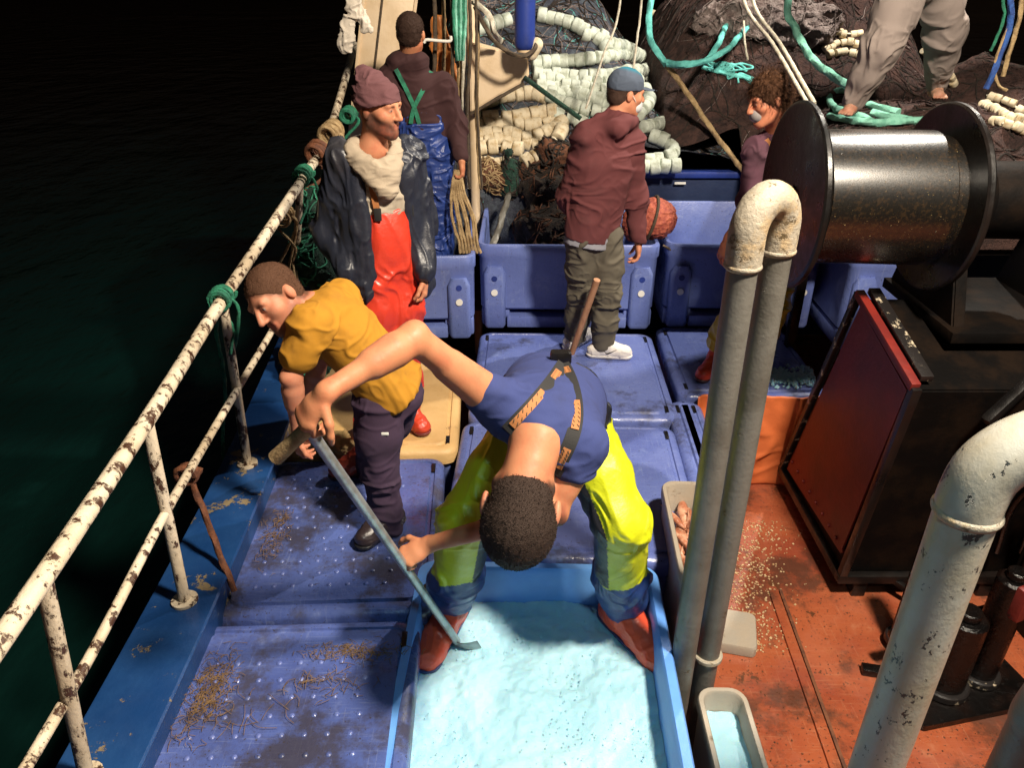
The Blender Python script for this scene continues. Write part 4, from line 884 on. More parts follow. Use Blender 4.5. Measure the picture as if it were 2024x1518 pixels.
# ---- man bending over the ice
def bending_man():
    J = joints(dict(head=(1028, 1012, 1.70), neck=(1062, 868, 1.84), sl=(998, 808, 1.93), sr=(1150, 880, 1.86), el=(818, 668, 1.80), wl=(645, 775, 1.62), er=(1095, 1010, 1.78), wr=(848, 1076, 1.95),
        pel=(1100, 775, 2.28), hl=(1040, 835, 2.28), kl=(920, 1030, 2.10), al=(893, 1215, 2.34), hr=(1150, 840, 2.26), kr=(1226, 1030, 2.06), ar=(1228, 1222, 2.30)))
    t = thing('person', 'person in navy shirt and bright yellow overalls bending over the ice with a shovel', 'person', (.1, 2.3, -.22))
    u = nrm(V3(-.13, -.62, -.76)); H = Head(J['head'], V3(0, .74, -.66), u, 1.27)
    B = Blob(.005, .03); s, up, n, mid = skeleton(B, J, rs=1.08); H.body(B, J['neck'])
    B.cone(J['neck'], J['neck']*.5+mid*.5, .062, .075, k=.04)
    SH0, SH1 = P(606, 842, 1.60), P(903, 1268, 2.18)
    ax = nrm(SH1-SH0)
    hand(B, J['wl'], P(600, 830, 1.60)-J['wl'], V3(.35, .5, -.5), V3(.5, -.2, .6), 1.15, 1.05)
    pm = SH0+ax*np.dot(J['wr']-SH0, ax); hand(B, J['wr'], pm-J['wr']+V3(-.04, 0, -.01), ax+V3(-.2, .4, -.3), V3(0, -.4, .8), 1.2, 1.0)
    B.build().relax(1); B.paint(SKIN, H.marks(scalp=((.05, .03, .022), .040))); B.obj('body', MT['skin'], t)
    H.hair('hair', (.036, .023, .018), t, .006, .0012, .040, n=5000)
    T = Blob(.006, .05); ch = mid*.72+J['pel']*.28; T.cone(ch, J['pel'], .180, .180, n=n, fk=1.42); T.cone(J['sl']*.9+mid*.1, J['sr']*.9+mid*.1, .078, .078); T.cone(mid, J['neck']*.95+mid*.05, .095, .078)
    T.cone(J['sl'], J['sl']*.80+J['el']*.20, .074, .072); T.cone(J['sr'], J['sr']*.72+J['er']*.28, .074, .068)
    T.ell(H(0, -.02, -.075), (.078, .078, .085), H.R, op='s', k=.015); T.build().relax(2)
    T.folds(.007, (8, 8, 12), 1, joints=[J['sl'], J['sr'], J['pel']], jr=.2, base=.35); T.paint((.034, .046, .145)); T.obj('t_shirt', MT['fabric'], t)
    O = Blob(.006, .04); trousers(O, J, .110, .102, .088, .150, 1.35, drop=.115, wtop=-.02)
    for q in 'lr': O.cone(J['k'+q]*.45+J['a'+q]*.55, J['a'+q]+V3(0, 0, .115), .098, .092)
    O.build().relax(2); js = [J['kl'], J['kr'], J['hl'], J['hr'], (J['kl']+J['al'])/2, (J['kr']+J['ar'])/2]
    O.folds(.015, (8, 6, 6), 2, joints=js, jr=.22, base=.45)
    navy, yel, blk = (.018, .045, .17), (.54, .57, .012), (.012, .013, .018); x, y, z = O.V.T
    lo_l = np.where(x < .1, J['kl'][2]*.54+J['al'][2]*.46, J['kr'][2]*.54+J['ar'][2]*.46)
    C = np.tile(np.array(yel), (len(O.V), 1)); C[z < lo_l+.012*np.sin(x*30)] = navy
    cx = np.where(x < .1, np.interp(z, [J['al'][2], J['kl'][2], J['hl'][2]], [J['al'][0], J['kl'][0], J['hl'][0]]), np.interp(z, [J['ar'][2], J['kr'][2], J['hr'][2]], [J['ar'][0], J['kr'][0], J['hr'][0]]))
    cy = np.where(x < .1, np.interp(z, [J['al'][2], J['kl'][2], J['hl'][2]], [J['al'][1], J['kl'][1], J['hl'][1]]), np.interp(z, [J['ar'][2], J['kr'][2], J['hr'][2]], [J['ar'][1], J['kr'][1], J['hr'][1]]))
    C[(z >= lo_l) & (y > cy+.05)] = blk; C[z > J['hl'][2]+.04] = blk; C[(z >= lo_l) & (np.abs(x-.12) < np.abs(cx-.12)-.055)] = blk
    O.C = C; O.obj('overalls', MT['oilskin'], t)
    # braces over the back: crossing point near the waist, two bands to the shoulders
    vw = nrm(V3(0, 1.95, -1.2))
    def band(pp): return snap_ray([P(a, b, c) for a, b, c in pp], T, vw, .003)
    nat = lambda q: -vw
    b1 = band([(1112, 722, 2.2), (1090, 755, 2.1), (1062, 790, 2.0), (1030, 825, 1.95), (1005, 850, 1.92)]); b2 = band([(1112, 722, 2.2), (1125, 750, 2.1), (1132, 800, 2.0), (1128, 850, 1.95), (1112, 895, 1.85), (1095, 935, 1.82)])
    for bb in (b1, b2):
        st = strap('brace', bb, .040, .003, MT['blackcloth'], t, nat)
        pb = catmull(bb, 8); m_ = len(pb)
        for f0, f1 in (((.12, .26), (.42, .92)) if bb is b1 else ((.05, .14), (.38, .62), (.76, .95))):
            seg = pb[int(f0*m_):max(int(f1*m_), int(f0*m_)+3)]; seg = seg[::max(1, len(seg)//7)]; pt = strap('printed_patch', [q-vw*.0060 for q in seg], .023, .0012, MT['tan_patch'], st, nat, 3)
            for q0 in seg[1:-1]:
                tdir = nrm(seg[-1]-seg[0]); sd = nrm(np.cross(tdir, vw)); c = q0-vw*.0085
                for j_ in (-1, 1): beam('print_stroke', c+sd*.007*j_-tdir*.004-sd*.003, c+sd*.007*j_+tdir*.004+sd*.003, .0022, .0008, MT['ropedark'], pt, up=-vw, bev=0)
    box('brace_clip', snap_ray([P(1106, 713, 2.25)], T, vw, .01)[0], (.07, .04, .05), MT['black'], t, None, .012)
    boot('boot', t, J['al'], (-.35, -1), (.74, .085, .035), (.02, .04, .13), .14, .25, 1.28, -.205)
    boot('boot', t, J['ar'], (.62, -1), (.74, .085, .035), (.02, .04, .13), .14, .25, 1.28, -.205)
    # shovel held in both hands
    s_ = thing('ice_shovel', 'long grey metal shovel with a wooden cross grip dug into the ice', 'shovel', SH1)
    tube('shaft', catmull([SH0, SH0*.5+SH1*.5, SH1], 8), .0155, MT['galv'], s_, 16)
    g0, g1 = P(545, 905, 1.62), P(618, 838, 1.60); tube('cross_grip', np.array([g0, g0*.5+g1*.5, g1]), np.array([.021, .019, .021]), MT['ropetan'], s_, 14)
    d, sd, uu = frame(ax); bl = []
    n_u, n_v = 9, 9; Vb = []; Fb = []
    for layer in (0, .003):
        for i in range(n_u):
            for j in range(n_v):
                a = i/(n_u-1); b = j/(n_v-1)*2-1; w = .085*(1-.35*a**3); Vb.append(SH1-ax*.02+ax*a*.22+sd*b*w+uu*(.035*b*b-.012+layer))
    off = n_u*n_v
    for i in range(n_u-1):
        for j in range(n_v-1):
            q = i*n_v+j; Fb.append((q, q+1, q+n_v+1, q+n_v)); Fb.append((off+q, off+q+n_v, off+q+n_v+1, off+q+1))
    mesh('blade', Vb, Fb, MT['galv'], s_, True)
bending_man()

# ---- man in the mustard T-shirt leaning to the rail
def yellow_man():
    J = joints(dict(head=(545, 588, 2.72), neck=(618, 610, 2.78), sl=(615, 640, 2.62), sr=(672, 592, 2.96), el=(575, 745, 2.55), wl=(588, 850, 2.58), er=(625, 735, 2.95), wr=(590, 830, 3.0),
        pel=(778, 765, 2.84), hl=(745, 790, 2.75), kl=(752, 930, 2.70), al=(770, 1075, 2.70), hr=(790, 775, 2.92), kr=(752, 880, 3.0), ar=(722, 930, 3.16)))
    t = thing('person', 'person in mustard T-shirt and dark trousers leaning towards the rail', 'person', (-.6, 2.8, 0))
    H = Head(J['head'], V3(-.36, -.86, -.36), nrm(V3(-.60, -.06, .79)), 1.08)
    B = Blob(.005, .03); s, up, n, mid = skeleton(B, J); H.body(B, J['neck'])
    hand(B, J['wl'], V3(-.1, .0, -1), V3(1, .3, 0), V3(0, -1, 0), .8); hand(B, J['wr'], V3(-.2, .0, -1), V3(1, 0, 0), V3(0, -1, 0), .8)
    B.build().relax(1); B.paint((.52, .22, .13), H.marks(((.20, .095, .055), .03), (.16, .07, .035), scalp=((.12, .055, .032), .012))); B.obj('body', MT['skin'], t)
    H.hair('hair', (.095, .046, .027), t, .003, .001, .012, ln=.005)
    T = Blob(.006, .05); ch = mid*.72+J['pel']*.28; T.cone(ch, J['pel']*.95+mid*.05, .168, .178, n=n, fk=1.32); T.cone(J['sl'], J['sr'], .072, .072); T.cone(mid, J['neck'], .085, .068)
    for q in 'lr': T.cone(J['s'+q], J['s'+q]*.42+J['e'+q]*.58, .074, .078)
    T.cut(J['pel']-up*.03, -up); T.ell(H(0, -.03, -.14), (.060, .062, .07), H.R, op='s', k=.015); T.build().relax(2)
    T.folds(.012, (7, 9, 12), 4, joints=[J['sl'], J['sr'], J['pel']+up*.1, J['pel']], jr=.26, base=.45); T.paint((.42, .195, .018)); T.obj('t_shirt', MT['fabric'], t)
    O = Blob(.006, .04); trousers(O, J, .104, .080, .062, .128, 1.25, wtop=.0); O.build().relax(2)
    O.folds(.010, (8, 8, 12), 6, joints=[J['kl'], J['kr'], J['hl'], J['al']], jr=.22, base=.4); O.paint((.045, .026, .050)); o = O.obj('trousers', MT['fabric'], t)
    q = snap_ray([P(764, 858, 2.6)], O, nrm(V3(-.3, 1, -.6)), .004)[0]; box('white_tag', q, (.03, .006, .012), MT['white'], o, None, .002)
    boot('boot', t, J['al'], (-.6, -.8), (.03, .02, .022), (.01, .01, .012), .05, .20, 1.0, .002); boot('boot', t, J['ar'], (-1, -.5), (.30, .04, .02), (.05, .02, .02), .08, .20, 1.0, .006)
yellow_man()

# ---- man in the woollen hat, open dark jacket and red bib trousers
def hat_man():
    J = joints(dict(head=(748, 214, 3.50), neck=(738, 292, 3.52), sl=(675, 312, 3.50), sr=(806, 308, 3.62), el=(652, 450, 3.56), wl=(690, 545, 3.45), er=(832, 440, 3.66), wr=(836, 545, 3.52),
        pel=(768, 500, 3.56), hl=(745, 525, 3.52), kl=(748, 690, 3.48), al=(728, 860, 3.50), hr=(795, 520, 3.60), kr=(802, 680, 3.56), ar=(806, 815, 3.62)))
    t = thing('person', 'person in maroon woollen hat, open dark jacket and bright red bib trousers', 'person', (-.6, 3.5, 0))
    H = Head(J['head'], V3(.86, -.46, -.22), nrm(V3(.10, -.05, 1)), 1.0)
    B = Blob(.005, .03); s, up, n, mid = skeleton(B, J); H.body(B, J['neck'])
    hand(B, J['wl'], V3(.1, -.1, -1), V3(1, 0, 0), V3(0, -1, 0), .7); hand(B, J['wr'], V3(.05, -.05, -1), V3(-1, 0, 0), V3(0, -1, 0), .7)
    B.build().relax(1); B.paint((.52, .225, .125), H.marks(((.085, .040, .028), .030), (.05, .025, .016))+[(Blob.fcone(H(q*.070, -.005, -.015), H(q*.040, .066, -.082), .022, .046), (.085, .040, .028), .014) for q in (-1, 1)]); B.obj('body', MT['skin'], t)
    C = Blob(.004, .02); C.ell(H(0, -.016, .048), (.092, .112, .092), H.R); C.cone(H(0, -.05, .10), H(0, -.075, .125), .055, .045, k=.05); C.ell(H(0, -.010, .030), (.096, .116, .045), H.R, k=.015)
    C.cut(H(0, 0, .010), nrm(-H.u+.34*H.f)); C.build().relax(1); C.folds(.005, (14, 14, 30), 3); C.paint((.125, .055, .060)); C.obj('woollen_hat', MT['knit'], t)
    T = Blob(.006, .04); ch = mid*.72+J['pel']*.28; T.cone(ch, J['pel'], .160, .155, n=n, fk=1.45); T.cone(J['sl'], J['sr'], .066, .066); T.build().relax(1)
    T.folds(.008, (8, 8, 10), 8); T.paint((.42, .36, .28)); T.obj('shirt', MT['fabric'], t)
    # loose draped scarf: a few swags of different fall, softly merged
    sc_ = Blob(.005, .03); f2 = nrm(V3(.55, -.75, 0)); sd = nrm(V3(.75, .55, 0)); c0 = J['neck']+V3(0, 0, -.008)
    for w, fr, sag, tilt, r in ((.092, .090, .075, .012, .020), (.106, .100, .115, -.014, .022), (.114, .106, .165, .022, .020), (.100, .108, .21, -.015, .019)):
        ps = []
        for k in range(17):
            a = 2*math.pi*k/16; sn = math.sin(a); ps.append(c0+sd*w*math.cos(a)*(1 if sn < .2 else 1-.25*sn)+f2*(fr*sn if sn > 0 else .058*sn)+V3(0, 0, .03-max(0, sn)**1.5*sag+tilt*math.cos(a)-.03*abs(math.cos(a))))
        for k in range(16): sc_.cone(ps[k], ps[k+1], r)
    sc_.build().relax(2); sc_.folds(.005, (10, 10, 26), 2); sc_.paint((.38, .31, .23)); sc_.obj('scarf', MT['knit'], t)
    O = Blob(.006, .04); trousers(O, J, .112, .088, .080, .158, 1.3, drop=.05, wtop=.10); O.cone(J['pel']+n*(-.0), J['pel']+up*.16, .160, .150, n=n, fk=1.42); O.cut(J['pel']+up*.235, up)
    O.build().relax(2); O.folds(.014, (10, 10, 4), 9, joints=[J['kl'], J['kr'], J['hl'], J['hr']], jr=.25, base=.5); O.paint((.62, .045, .022)); O.obj('bib_trousers', MT['oilskin'], t)
    vw = nrm(V3(-.1, 1, -.3)); nat = lambda q: -vw
    for pts in ([(716, 315, 3.4), (728, 350, 3.4), (738, 385, 3.4), (745, 420, 3.4)], [(796, 330, 3.4), (802, 365, 3.4), (806, 410, 3.4)]):
        bb = snap_ray([P(*p) for p in pts], T, vw, .005); strap('brace', bb, .028, .003, MT['tan_patch'], t, nat)
        cpt = bb[-1]; box('brace_clip', cpt-vw*.012+V3(0, 0, -.01), (.034, .014, .06), MT['blackcloth'], t, None, .006)
    # jacket: sleeves and two front panels hanging open, back sheet
    K = Blob(.006, .035); fwd = nrm(np.cross(up, s)); fwd = fwd if fwd[1] < 0 else -fwd
    for q in 'lr': K.chain([J['s'+q], J['e'+q], J['w'+q]+V3(0, 0, .03)], [.084, .078, .064])
    for q, sg in (('l', -1), ('r', 1)):
        sh = J['s'+q]; inn = -sg*s
        a0 = sh+inn*.035+V3(0, 0, -.03); a1 = J['h'+q]+sg*s*.075+V3(0, 0, -.10)-fwd*.0
        K.cone(a0, a1+V3(0, 0, -.02), .070, .085, n=inn, fk=1.0); K.cone(a0-fwd*.06, a1-fwd*.07, .07, .09)
        K.cone(a0+fwd*.05+inn*.01, a1+fwd*.055+inn*.015, .055, .055)
    K.cone(mid-fwd*.08-up*.08, J['pel']-fwd*.10-up*.12, .145, .165, n=fwd, fk=2.4); K.cone(J['sl'], J['neck']-V3(0, 0, .03)-fwd*.04, .07, .055); K.cone(J['sr'], J['neck']-V3(0, 0, .03)-fwd*.04, .07, .055)
    # keep the front open
    K.cone(J['neck']+fwd*.12+V3(0, 0, .05), J['pel']+fwd*.13+up*.10, .085, .080, op='s', k=.02); K.cone(J['pel']+fwd*.13+up*.10, J['pel']+fwd*.16-up*.35, .080, .085, op='s', k=.02)
    K.ell(J['neck']+V3(0, 0, .02), (.085, .085, .10), op='s', k=.02)
    K.build().relax(2); K.folds(.016, (13, 13, 3), 11, joints=[J['el'], J['er'], J['sl'], J['sr']], jr=.22, base=.6); K.paint((.018, .021, .034), [(Blob.fcone(J['sl']+V3(0, 0, .02), J['sl']-V3(0, 0, .1), .06, .03), (.05, .045, .045), .05)])
    K.obj('jacket', MT['oilskin'], t)
    boot('boot', t, J['al'], (.2, -1), (.52, .05, .02), (.15, .02, .02), .12, .21, 1.0, .008); boot('boot', t, J['ar'], (.7, -.9), (.52, .05, .02), (.15, .02, .02), .12, .21, 1.0, .008)
hat_man()

# ---- man with his back turned, blue oilskins
def back_man():
    J = joints(dict(head=(812, 66, 5.08), neck=(808, 118, 5.12), sl=(772, 158, 5.10), sr=(878, 172, 5.12), el=(752, 245, 5.2), wl=(770, 310, 5.30), er=(902, 250, 5.12), wr=(912, 318, 5.00),
        pel=(838, 292, 5.12), hl=(815, 305, 5.12), kl=(832, 420, 5.12), al=(838, 540, 5.10), hr=(862, 305, 5.12), kr=(868, 425, 5.12), ar=(872, 540, 5.10)))
    for q in ('a', ): J['al'][2] = J['ar'][2] = .33; J['kl'][2] = J['kr'][2] = .74
    t = thing('person', 'person seen from behind in brown hooded top and shiny blue oilskin trousers', 'person', (-.6, 5.1, .24))
    H = Head(J['head'], V3(.15, 1, -.1), nrm(V3(.02, .05, 1)), 1.0); B = Blob(.005, .03); s, up, n, mid = skeleton(B, J); H.body(B, J['neck'])
    hand(B, J['wr'], V3(.05, -.1, -1), V3(-1, 0, 0), V3(0, 1, 0), 1.0); hand(B, J['wl'], V3(.05, .3, -1), V3(1, 0, 0), V3(0, 1, 0), .8)
    B.build().relax(1); B.paint(SKIN, H.marks()); B.obj('body', MT['skin'], t); H.hair('hair', (.040, .022, .016), t, .006, .002, .04)
    T = Blob(.006, .05); ch = mid*.72+J['pel']*.28; T.cone(ch, J['pel'], .178, .160, n=n, fk=1.45); T.cone(J['sl'], J['sr'], .080, .080); T.cone(mid, J['neck'], .10, .075)
    for q in 'lr': T.chain([J['s'+q], J['e'+q], J['w'+q]+.15*(J['e'+q]-J['w'+q])], [.078, .066, .050])
    T.cone(J['neck']+V3(-.06, -.07, -.005), J['neck']+V3(.06, -.07, -.005), .052, .052); T.cone(J['neck']+V3(-.08, -.02, .0), J['neck']+V3(.08, -.02, .0), .045, .045); T.build().relax(2)
    T.folds(.010, (8, 8, 9), 12, joints=[J['er'], J['sl'], J['sr'], J['pel']], jr=.2, base=.5); T.paint((.045, .019, .020)); T.obj('hooded_top', MT['fabric'], t)
    O = Blob(.006, .04); trousers(O, J, .118, .095, .085, .185, 1.35, wtop=.16); O.cut(J['pel']+up*.27, up); O.build().relax(1); O.folds(.014, (11, 11, 15), 13); O.paint((.020, .045, .20)); O.obj('oilskin_trousers', MT['oilskin'], t)
    vw = nrm(V3(-.1, 1, -.15)); nat = lambda q: -vw
    for pts in ([(782, 135, 5), (800, 170, 5), (822, 215, 5), (828, 245, 5)], [(852, 140, 5), (838, 175, 5), (818, 210, 5), (812, 243, 5)]):
        strap('brace', snap_ray([P(*p) for p in pts], T, vw, .004), .026, .003, MT['ropegreen'], t, nat)
    boot('boot', t, J['al'], (0, 1), (.02, .02, .025), (.01, .01, .01), .1, .2, 1.0, .245); boot('boot', t, J['ar'], (.1, 1), (.02, .02, .025), (.01, .01, .01), .1, .2, 1.0, .245)
    # coil of rope strands held in the hand
    r = thing('rope_bundle', 'bundle of tan rope strands held by the man in blue oilskins', 'rope', P(915, 330, 4.98))
    for k in range(7):
        x = (k-3)*6; rope('strand', [P(905+x*.3, 335, 4.98), P(905+x*.7, 380, 4.96), P(915+x*1.2+4*(k % 2), 430, 4.93), P(925+x*1.0, 478, 4.9), P(930+x*1.1, 500, 4.9)], .010, MT['ropetan'], r, 8, 7)
back_man()

# ---- man in the maroon hooded top and cap
def hoodie_man():
    J = joints(dict(head=(1236, 184, 4.50), neck=(1218, 236, 4.48), sl=(1160, 270, 4.42), sr=(1246, 280, 4.54), el=(1128, 390, 4.50), wl=(1150, 440, 4.72), er=(1256, 392, 4.58), wr=(1262, 478, 4.56),
        pel=(1172, 452, 4.47), hl=(1150, 470, 4.45), kl=(1150, 580, 4.52), al=(1134, 668, 4.62), hr=(1198, 472, 4.48), kr=(1202, 585, 4.44), ar=(1190, 680, 4.46)))
    t = thing('person', 'person in maroon hooded top, grey cap, face mask and white trainers', 'person', (.5, 4.5, 0))
    H = Head(J['head'], V3(.90, .30, -.30), nrm(V3(.18, .04, 1)), 1.0); B = Blob(.005, .03); s, up, n, mid = skeleton(B, J); H.body(B, J['neck'])
    hand(B, J['wr'], V3(.05, 0, -1), V3(-1, 0, 0), V3(0, 1, 0), .6); hand(B, J['wl'], V3(.6, .8, -.2), V3(0, 0, -1), V3(0, 1, 0), .8)
    B.build().relax(1); B.paint((.58, .25, .145), H.marks()); B.obj('body', MT['skin'], t)
    H.hair('hair', (.07, .04, .03), t, .003, .001, .03)
    C = Blob(.004, .015); C.ell(H(0, -.012, .045), (.087, .108, .092), H.R); C.cut(H(0, 0, .022), nrm(-H.u+.12*H.f)); C.ell(H(0, .125, .038), (.066, .072, .010), H.R, k=.012); C.ell(H(0, .12, .020), (.06, .06, .008), H.R, op='s', k=.005)
    C.build().relax(1); C.folds(.0015, (20, 20, 20), 2); C.paint((.075, .095, .135), [(Blob.fell(H(0, .02, .13), (.05, .09, .035), H.R), (.02, .17, .25), .02)]); C.obj('cap', MT['fabric'], t)
    K = Blob(.004, .012); K.ell(H(0, .068, -.055), (.056, .050, .048), H.R); K.ell(H(0, .03, -.055), (.052, .05, .05), H.R, op='s', k=.005); K.build().relax(1); K.paint((.62, .64, .66)); o = K.obj('face_mask', MT['fabric'], t)
    for q in (-1, 1): tube('ear_loop', catmull([H(q*.055, .06, -.045), H(q*.074, .03, -.02), H(q*.085, -.005, .012)], 4), .002, MT['white'], o, 6)
    T = Blob(.006, .05); ch = mid*.72+J['pel']*.28; T.cone(ch, J['pel']-up*.05, .190, .176, n=n, fk=1.40); T.cone(J['sl'], J['sr'], .080, .080); T.cone(mid, J['neck'], .10, .08)
    for q in 'lr': T.chain([J['s'+q], J['e'+q], J['w'+q]+.05*(J['e'+q]-J['w'+q])], [.080, .070, .052])
    back = nrm(V3(-.5, -.8, 0)); sd = nrm(V3(.8, -.5, 0))
    T.cone(J['neck']+back*.09-sd*.05-V3(0, 0, .03), J['neck']+back*.09+sd*.05-V3(0, 0, .03), .062, .062, k=.03); T.cone(J['neck']+back*.05-sd*.08, J['neck']+V3(.06, .02, -.01)-sd*.08, .042, .040, k=.03)
    T.cone(J['neck']+back*.05+sd*.08, J['neck']+V3(.06, .05, -.02)+sd*.05, .042, .040, k=.03); T.cut(J['pel']-up*.06, -up); T.build().relax(2)
    T.folds(.0115, (6, 6, 10), 15, joints=[J['er'], J['el'], J['pel']+up*.12, J['sl'], J['sr']], jr=.24, base=.5); T.paint((.115, .034, .036)); T.obj('hooded_top', MT['fabric'], t)
    O = Blob(.006, .04); trousers(O, J, .108, .088, .075, .145, 1.3, wtop=.02); O.build().relax(2); O.folds(.016, (7, 7, 11), 16, joints=[J['kl'], J['kr'], J['hl'], J['hr'], J['al'], J['ar']], jr=.2, base=.55); O.paint((.105, .092, .070)); O.obj('trousers', MT['fabric'], t)
    G = Blob(.006, .03); G.cone(J['pel']-up*.09, J['pel']-up*.03, .168, .168, n=n, fk=1.36); G.cut(J['pel']-up*.095, -up); G.build().relax(1); G.folds(.003, (8, 8, 8), 3); G.paint((.27, .27, .31)); G.obj('shirt_hem', MT['fabric'], t)
    for q, dr in (('l', V3(.5, .6, 0)), ('r', V3(1, -.12, 0))):
        b = boot('trainer', t, J['a'+q], dr, (.74, .70, .66), (.72, .69, .64), .0, .215, 1.0, .002, .044, 'fabric')
        d = nrm(dr); sd = V3(d[1], -d[0], 0); c = V3(*J['a'+q]); c[2] = .062; c = c+d*.045+sd*.049
        tube('side_mark', catmull([c-d*.03+V3(0, 0, .002), c-d*.012-V3(0, 0, .012), c+d*.012-V3(0, 0, .004), c+d*.05+V3(0, 0, .018)], 5), np.array([.0015, .002, .0025, .0035, .004, .005, .005, .005, .005, .0045, .004, .0035, .003, .002, .0018, .001]), MT['black'], b, 6)
hoodie_man()

# ---- curly haired man behind the pipes
def curly_man():
    J = joints(dict(head=(1520, 196, 4.14), neck=(1534, 262, 4.22), sl=(1500, 300, 4.14), sr=(1575, 290, 4.36), el=(1478, 410, 4.10), wl=(1440, 470, 4.02), er=(1610, 410, 4.42), wr=(1570, 480, 4.32),
        pel=(1535, 470, 4.26), hl=(1508, 485, 4.20), kl=(1472, 595, 4.10), al=(1420, 690, 4.24), hr=(1548, 485, 4.32), kr=(1530, 600, 4.26), ar=(1500, 690, 4.36)))
    t = thing('person', 'person with brown curly hair and face mask in yellow trousers behind the twin pipes', 'person', (1.45, 4.25, 0))
    H = Head(J['head'], V3(-.80, -.20, -.55), nrm(V3(-.35, 0, .95)), 1.02); B = Blob(.005, .03); s, up, n, mid = skeleton(B, J); H.body(B, J['neck'])
    hand(B, J['wl'], V3(-.25, -.05, -1), V3(.9, .3, 0), V3(0, -1, 0), .35, 1.05, .4); hand(B, J['wr'], V3(-.2, 0, -1), V3(-1, 0, 0), V3(0, -1, 0), .6)
    B.build().relax(1); B.paint((.56, .21, .115), H.marks(scalp=((.09, .04, .02), .026))); B.obj('body', MT['skin'], t); H.hair('hair', (.075, .034, .018), t, .014, .006, .030, col2=(.14, .065, .03), n=2200, ln=.040, curl=.4)
    K = Blob(.004, .012); K.ell(H(0, .080, -.048), (.044, .036, .040), H.R); K.ell(H(0, .03, -.055), (.052, .05, .05), H.R, op='s', k=.005); K.build().relax(1); K.paint((.30, .27, .26)); K.obj('face_mask', MT['fabric'], t)
    T = Blob(.006, .05); ch = mid*.72+J['pel']*.28; T.cone(ch, J['pel'], .168, .158, n=n, fk=1.40); T.cone(J['sl'], J['sr'], .076, .076); T.cone(mid, J['neck'], .09, .07)
    for q in 'lr': T.chain([J['s'+q], J['e'+q]*.96+J['s'+q]*.04], [.076, .066])
    T.build().relax(1); T.folds(.011, (8, 8, 9), 17); T.paint((.105, .045, .065)); T.obj('shirt', MT['fabric'], t)
    O = Blob(.006, .04); trousers(O, J, .112, .090, .080, .165, 1.3, drop=.05, wtop=.10); O.build().relax(1); O.folds(.012, (9, 9, 9), 18); O.paint((.50, .38, .02)); O.obj('oilskin_trousers', MT['oilskin'], t)
    vw = nrm(V3(.3, 1, -.2)); strap('brace', snap_ray([P(1515, 275, 4), P(1530, 300, 4), P(1540, 340, 4)], T, vw, .004), .026, .003, MT['tan_patch'], t, lambda q: -vw)
    boot('boot', t, J['al'], (-.75, -.8), (.60, .055, .022), (.06, .02, .02), .1, .21, 1.05, .002); boot('boot', t, J['ar'], (-.4, -.9), (.60, .055, .022), (.06, .02, .02), .1, .21, 1.05, .002)
curly_man()

# ---- barefoot man standing on the net heap, seen from the hips down
def net_man():
    J = joints(dict(head=(1850, -450, 4.9), neck=(1850, -350, 4.9), sl=(1780, -320, 4.9), sr=(1920, -310, 4.9), el=(1745, -200, 4.9), wl=(1760, -90, 4.8), er=(1945, -220, 5.0), wr=(1930, -110, 4.9),
        pel=(1815, -60, 4.92), hl=(1795, -40, 4.88), kl=(1742, 92, 4.78), al=(1688, 196, 4.90), hr=(1850, -50, 4.98), kr=(1868, 60, 5.06), ar=(1852, 165, 5.3)))
    t = thing('person', 'person in baggy grey brown trousers standing barefoot on the net heap', 'person', (2.2, 4.95, 1.4))
    H = Head(J['head'], V3(-.6, -.8, -.2), V3(0, 0, 1)); B = Blob(.006, .03); s, up, n, mid = skeleton(B, J); H.body(B, J['neck'])
    hand(B, J['wr'], V3(-.05, 0, -1), V3(-1, 0, 0), V3(0, -1, 0), .5); hand(B, J['wl'], V3(0, 0, -1), V3(1, 0, 0), V3(0, -1, 0), .5)
    for q, d in (('l', V3(-.6, -.8, 0)), ('r', V3(-.2, -1, 0))):
        a = J['a'+q]; d = nrm(d); g = a-V3(0, 0, .055); B.cone(g-d*.04, g+d*.10, .034, .030, k=.03); B.cone(a, g+d*.06, .036, .030, k=.03)
        sd = V3(d[1], -d[0], 0)
        for k in range(5): B.cone(g+d*.10+sd*(k-2)*.016, g+d*(.148-.005*abs(k-1))+sd*(k-2)*.018-V3(0, 0, .012), .011, .009, k=.004)
    B.build().relax(1); B.paint((.40, .22, .15), H.marks()); B.obj('body', MT['skin'], t); H.hair('hair', (.03, .02, .015), t)
    T = Blob(.007, .05); ch = mid*.72+J['pel']*.28; T.cone(ch, J['pel'], .175, .165, n=n, fk=1.4); T.cone(J['sl'], J['sr'], .08, .08)
    for q in 'lr': T.chain([J['s'+q], J['e'+q]], [.076, .066])
    T.build().relax(1); T.folds(.010, (8, 8, 9), 19); T.paint((.03, .03, .035)); T.obj('shirt', MT['fabric'], t)
    O = Blob(.006, .04); trousers(O, J, .135, .112, .072, .175, 1.25, wtop=.05); O.build().relax(1); O.folds(.013, (8, 8, 6), 20, joints=[J['kl'], J['al'], J['kr'], J['ar']], jr=.25, base=.6); O.paint((.25, .205, .185)); O.obj('trousers', MT['fabric'], t)
net_man()

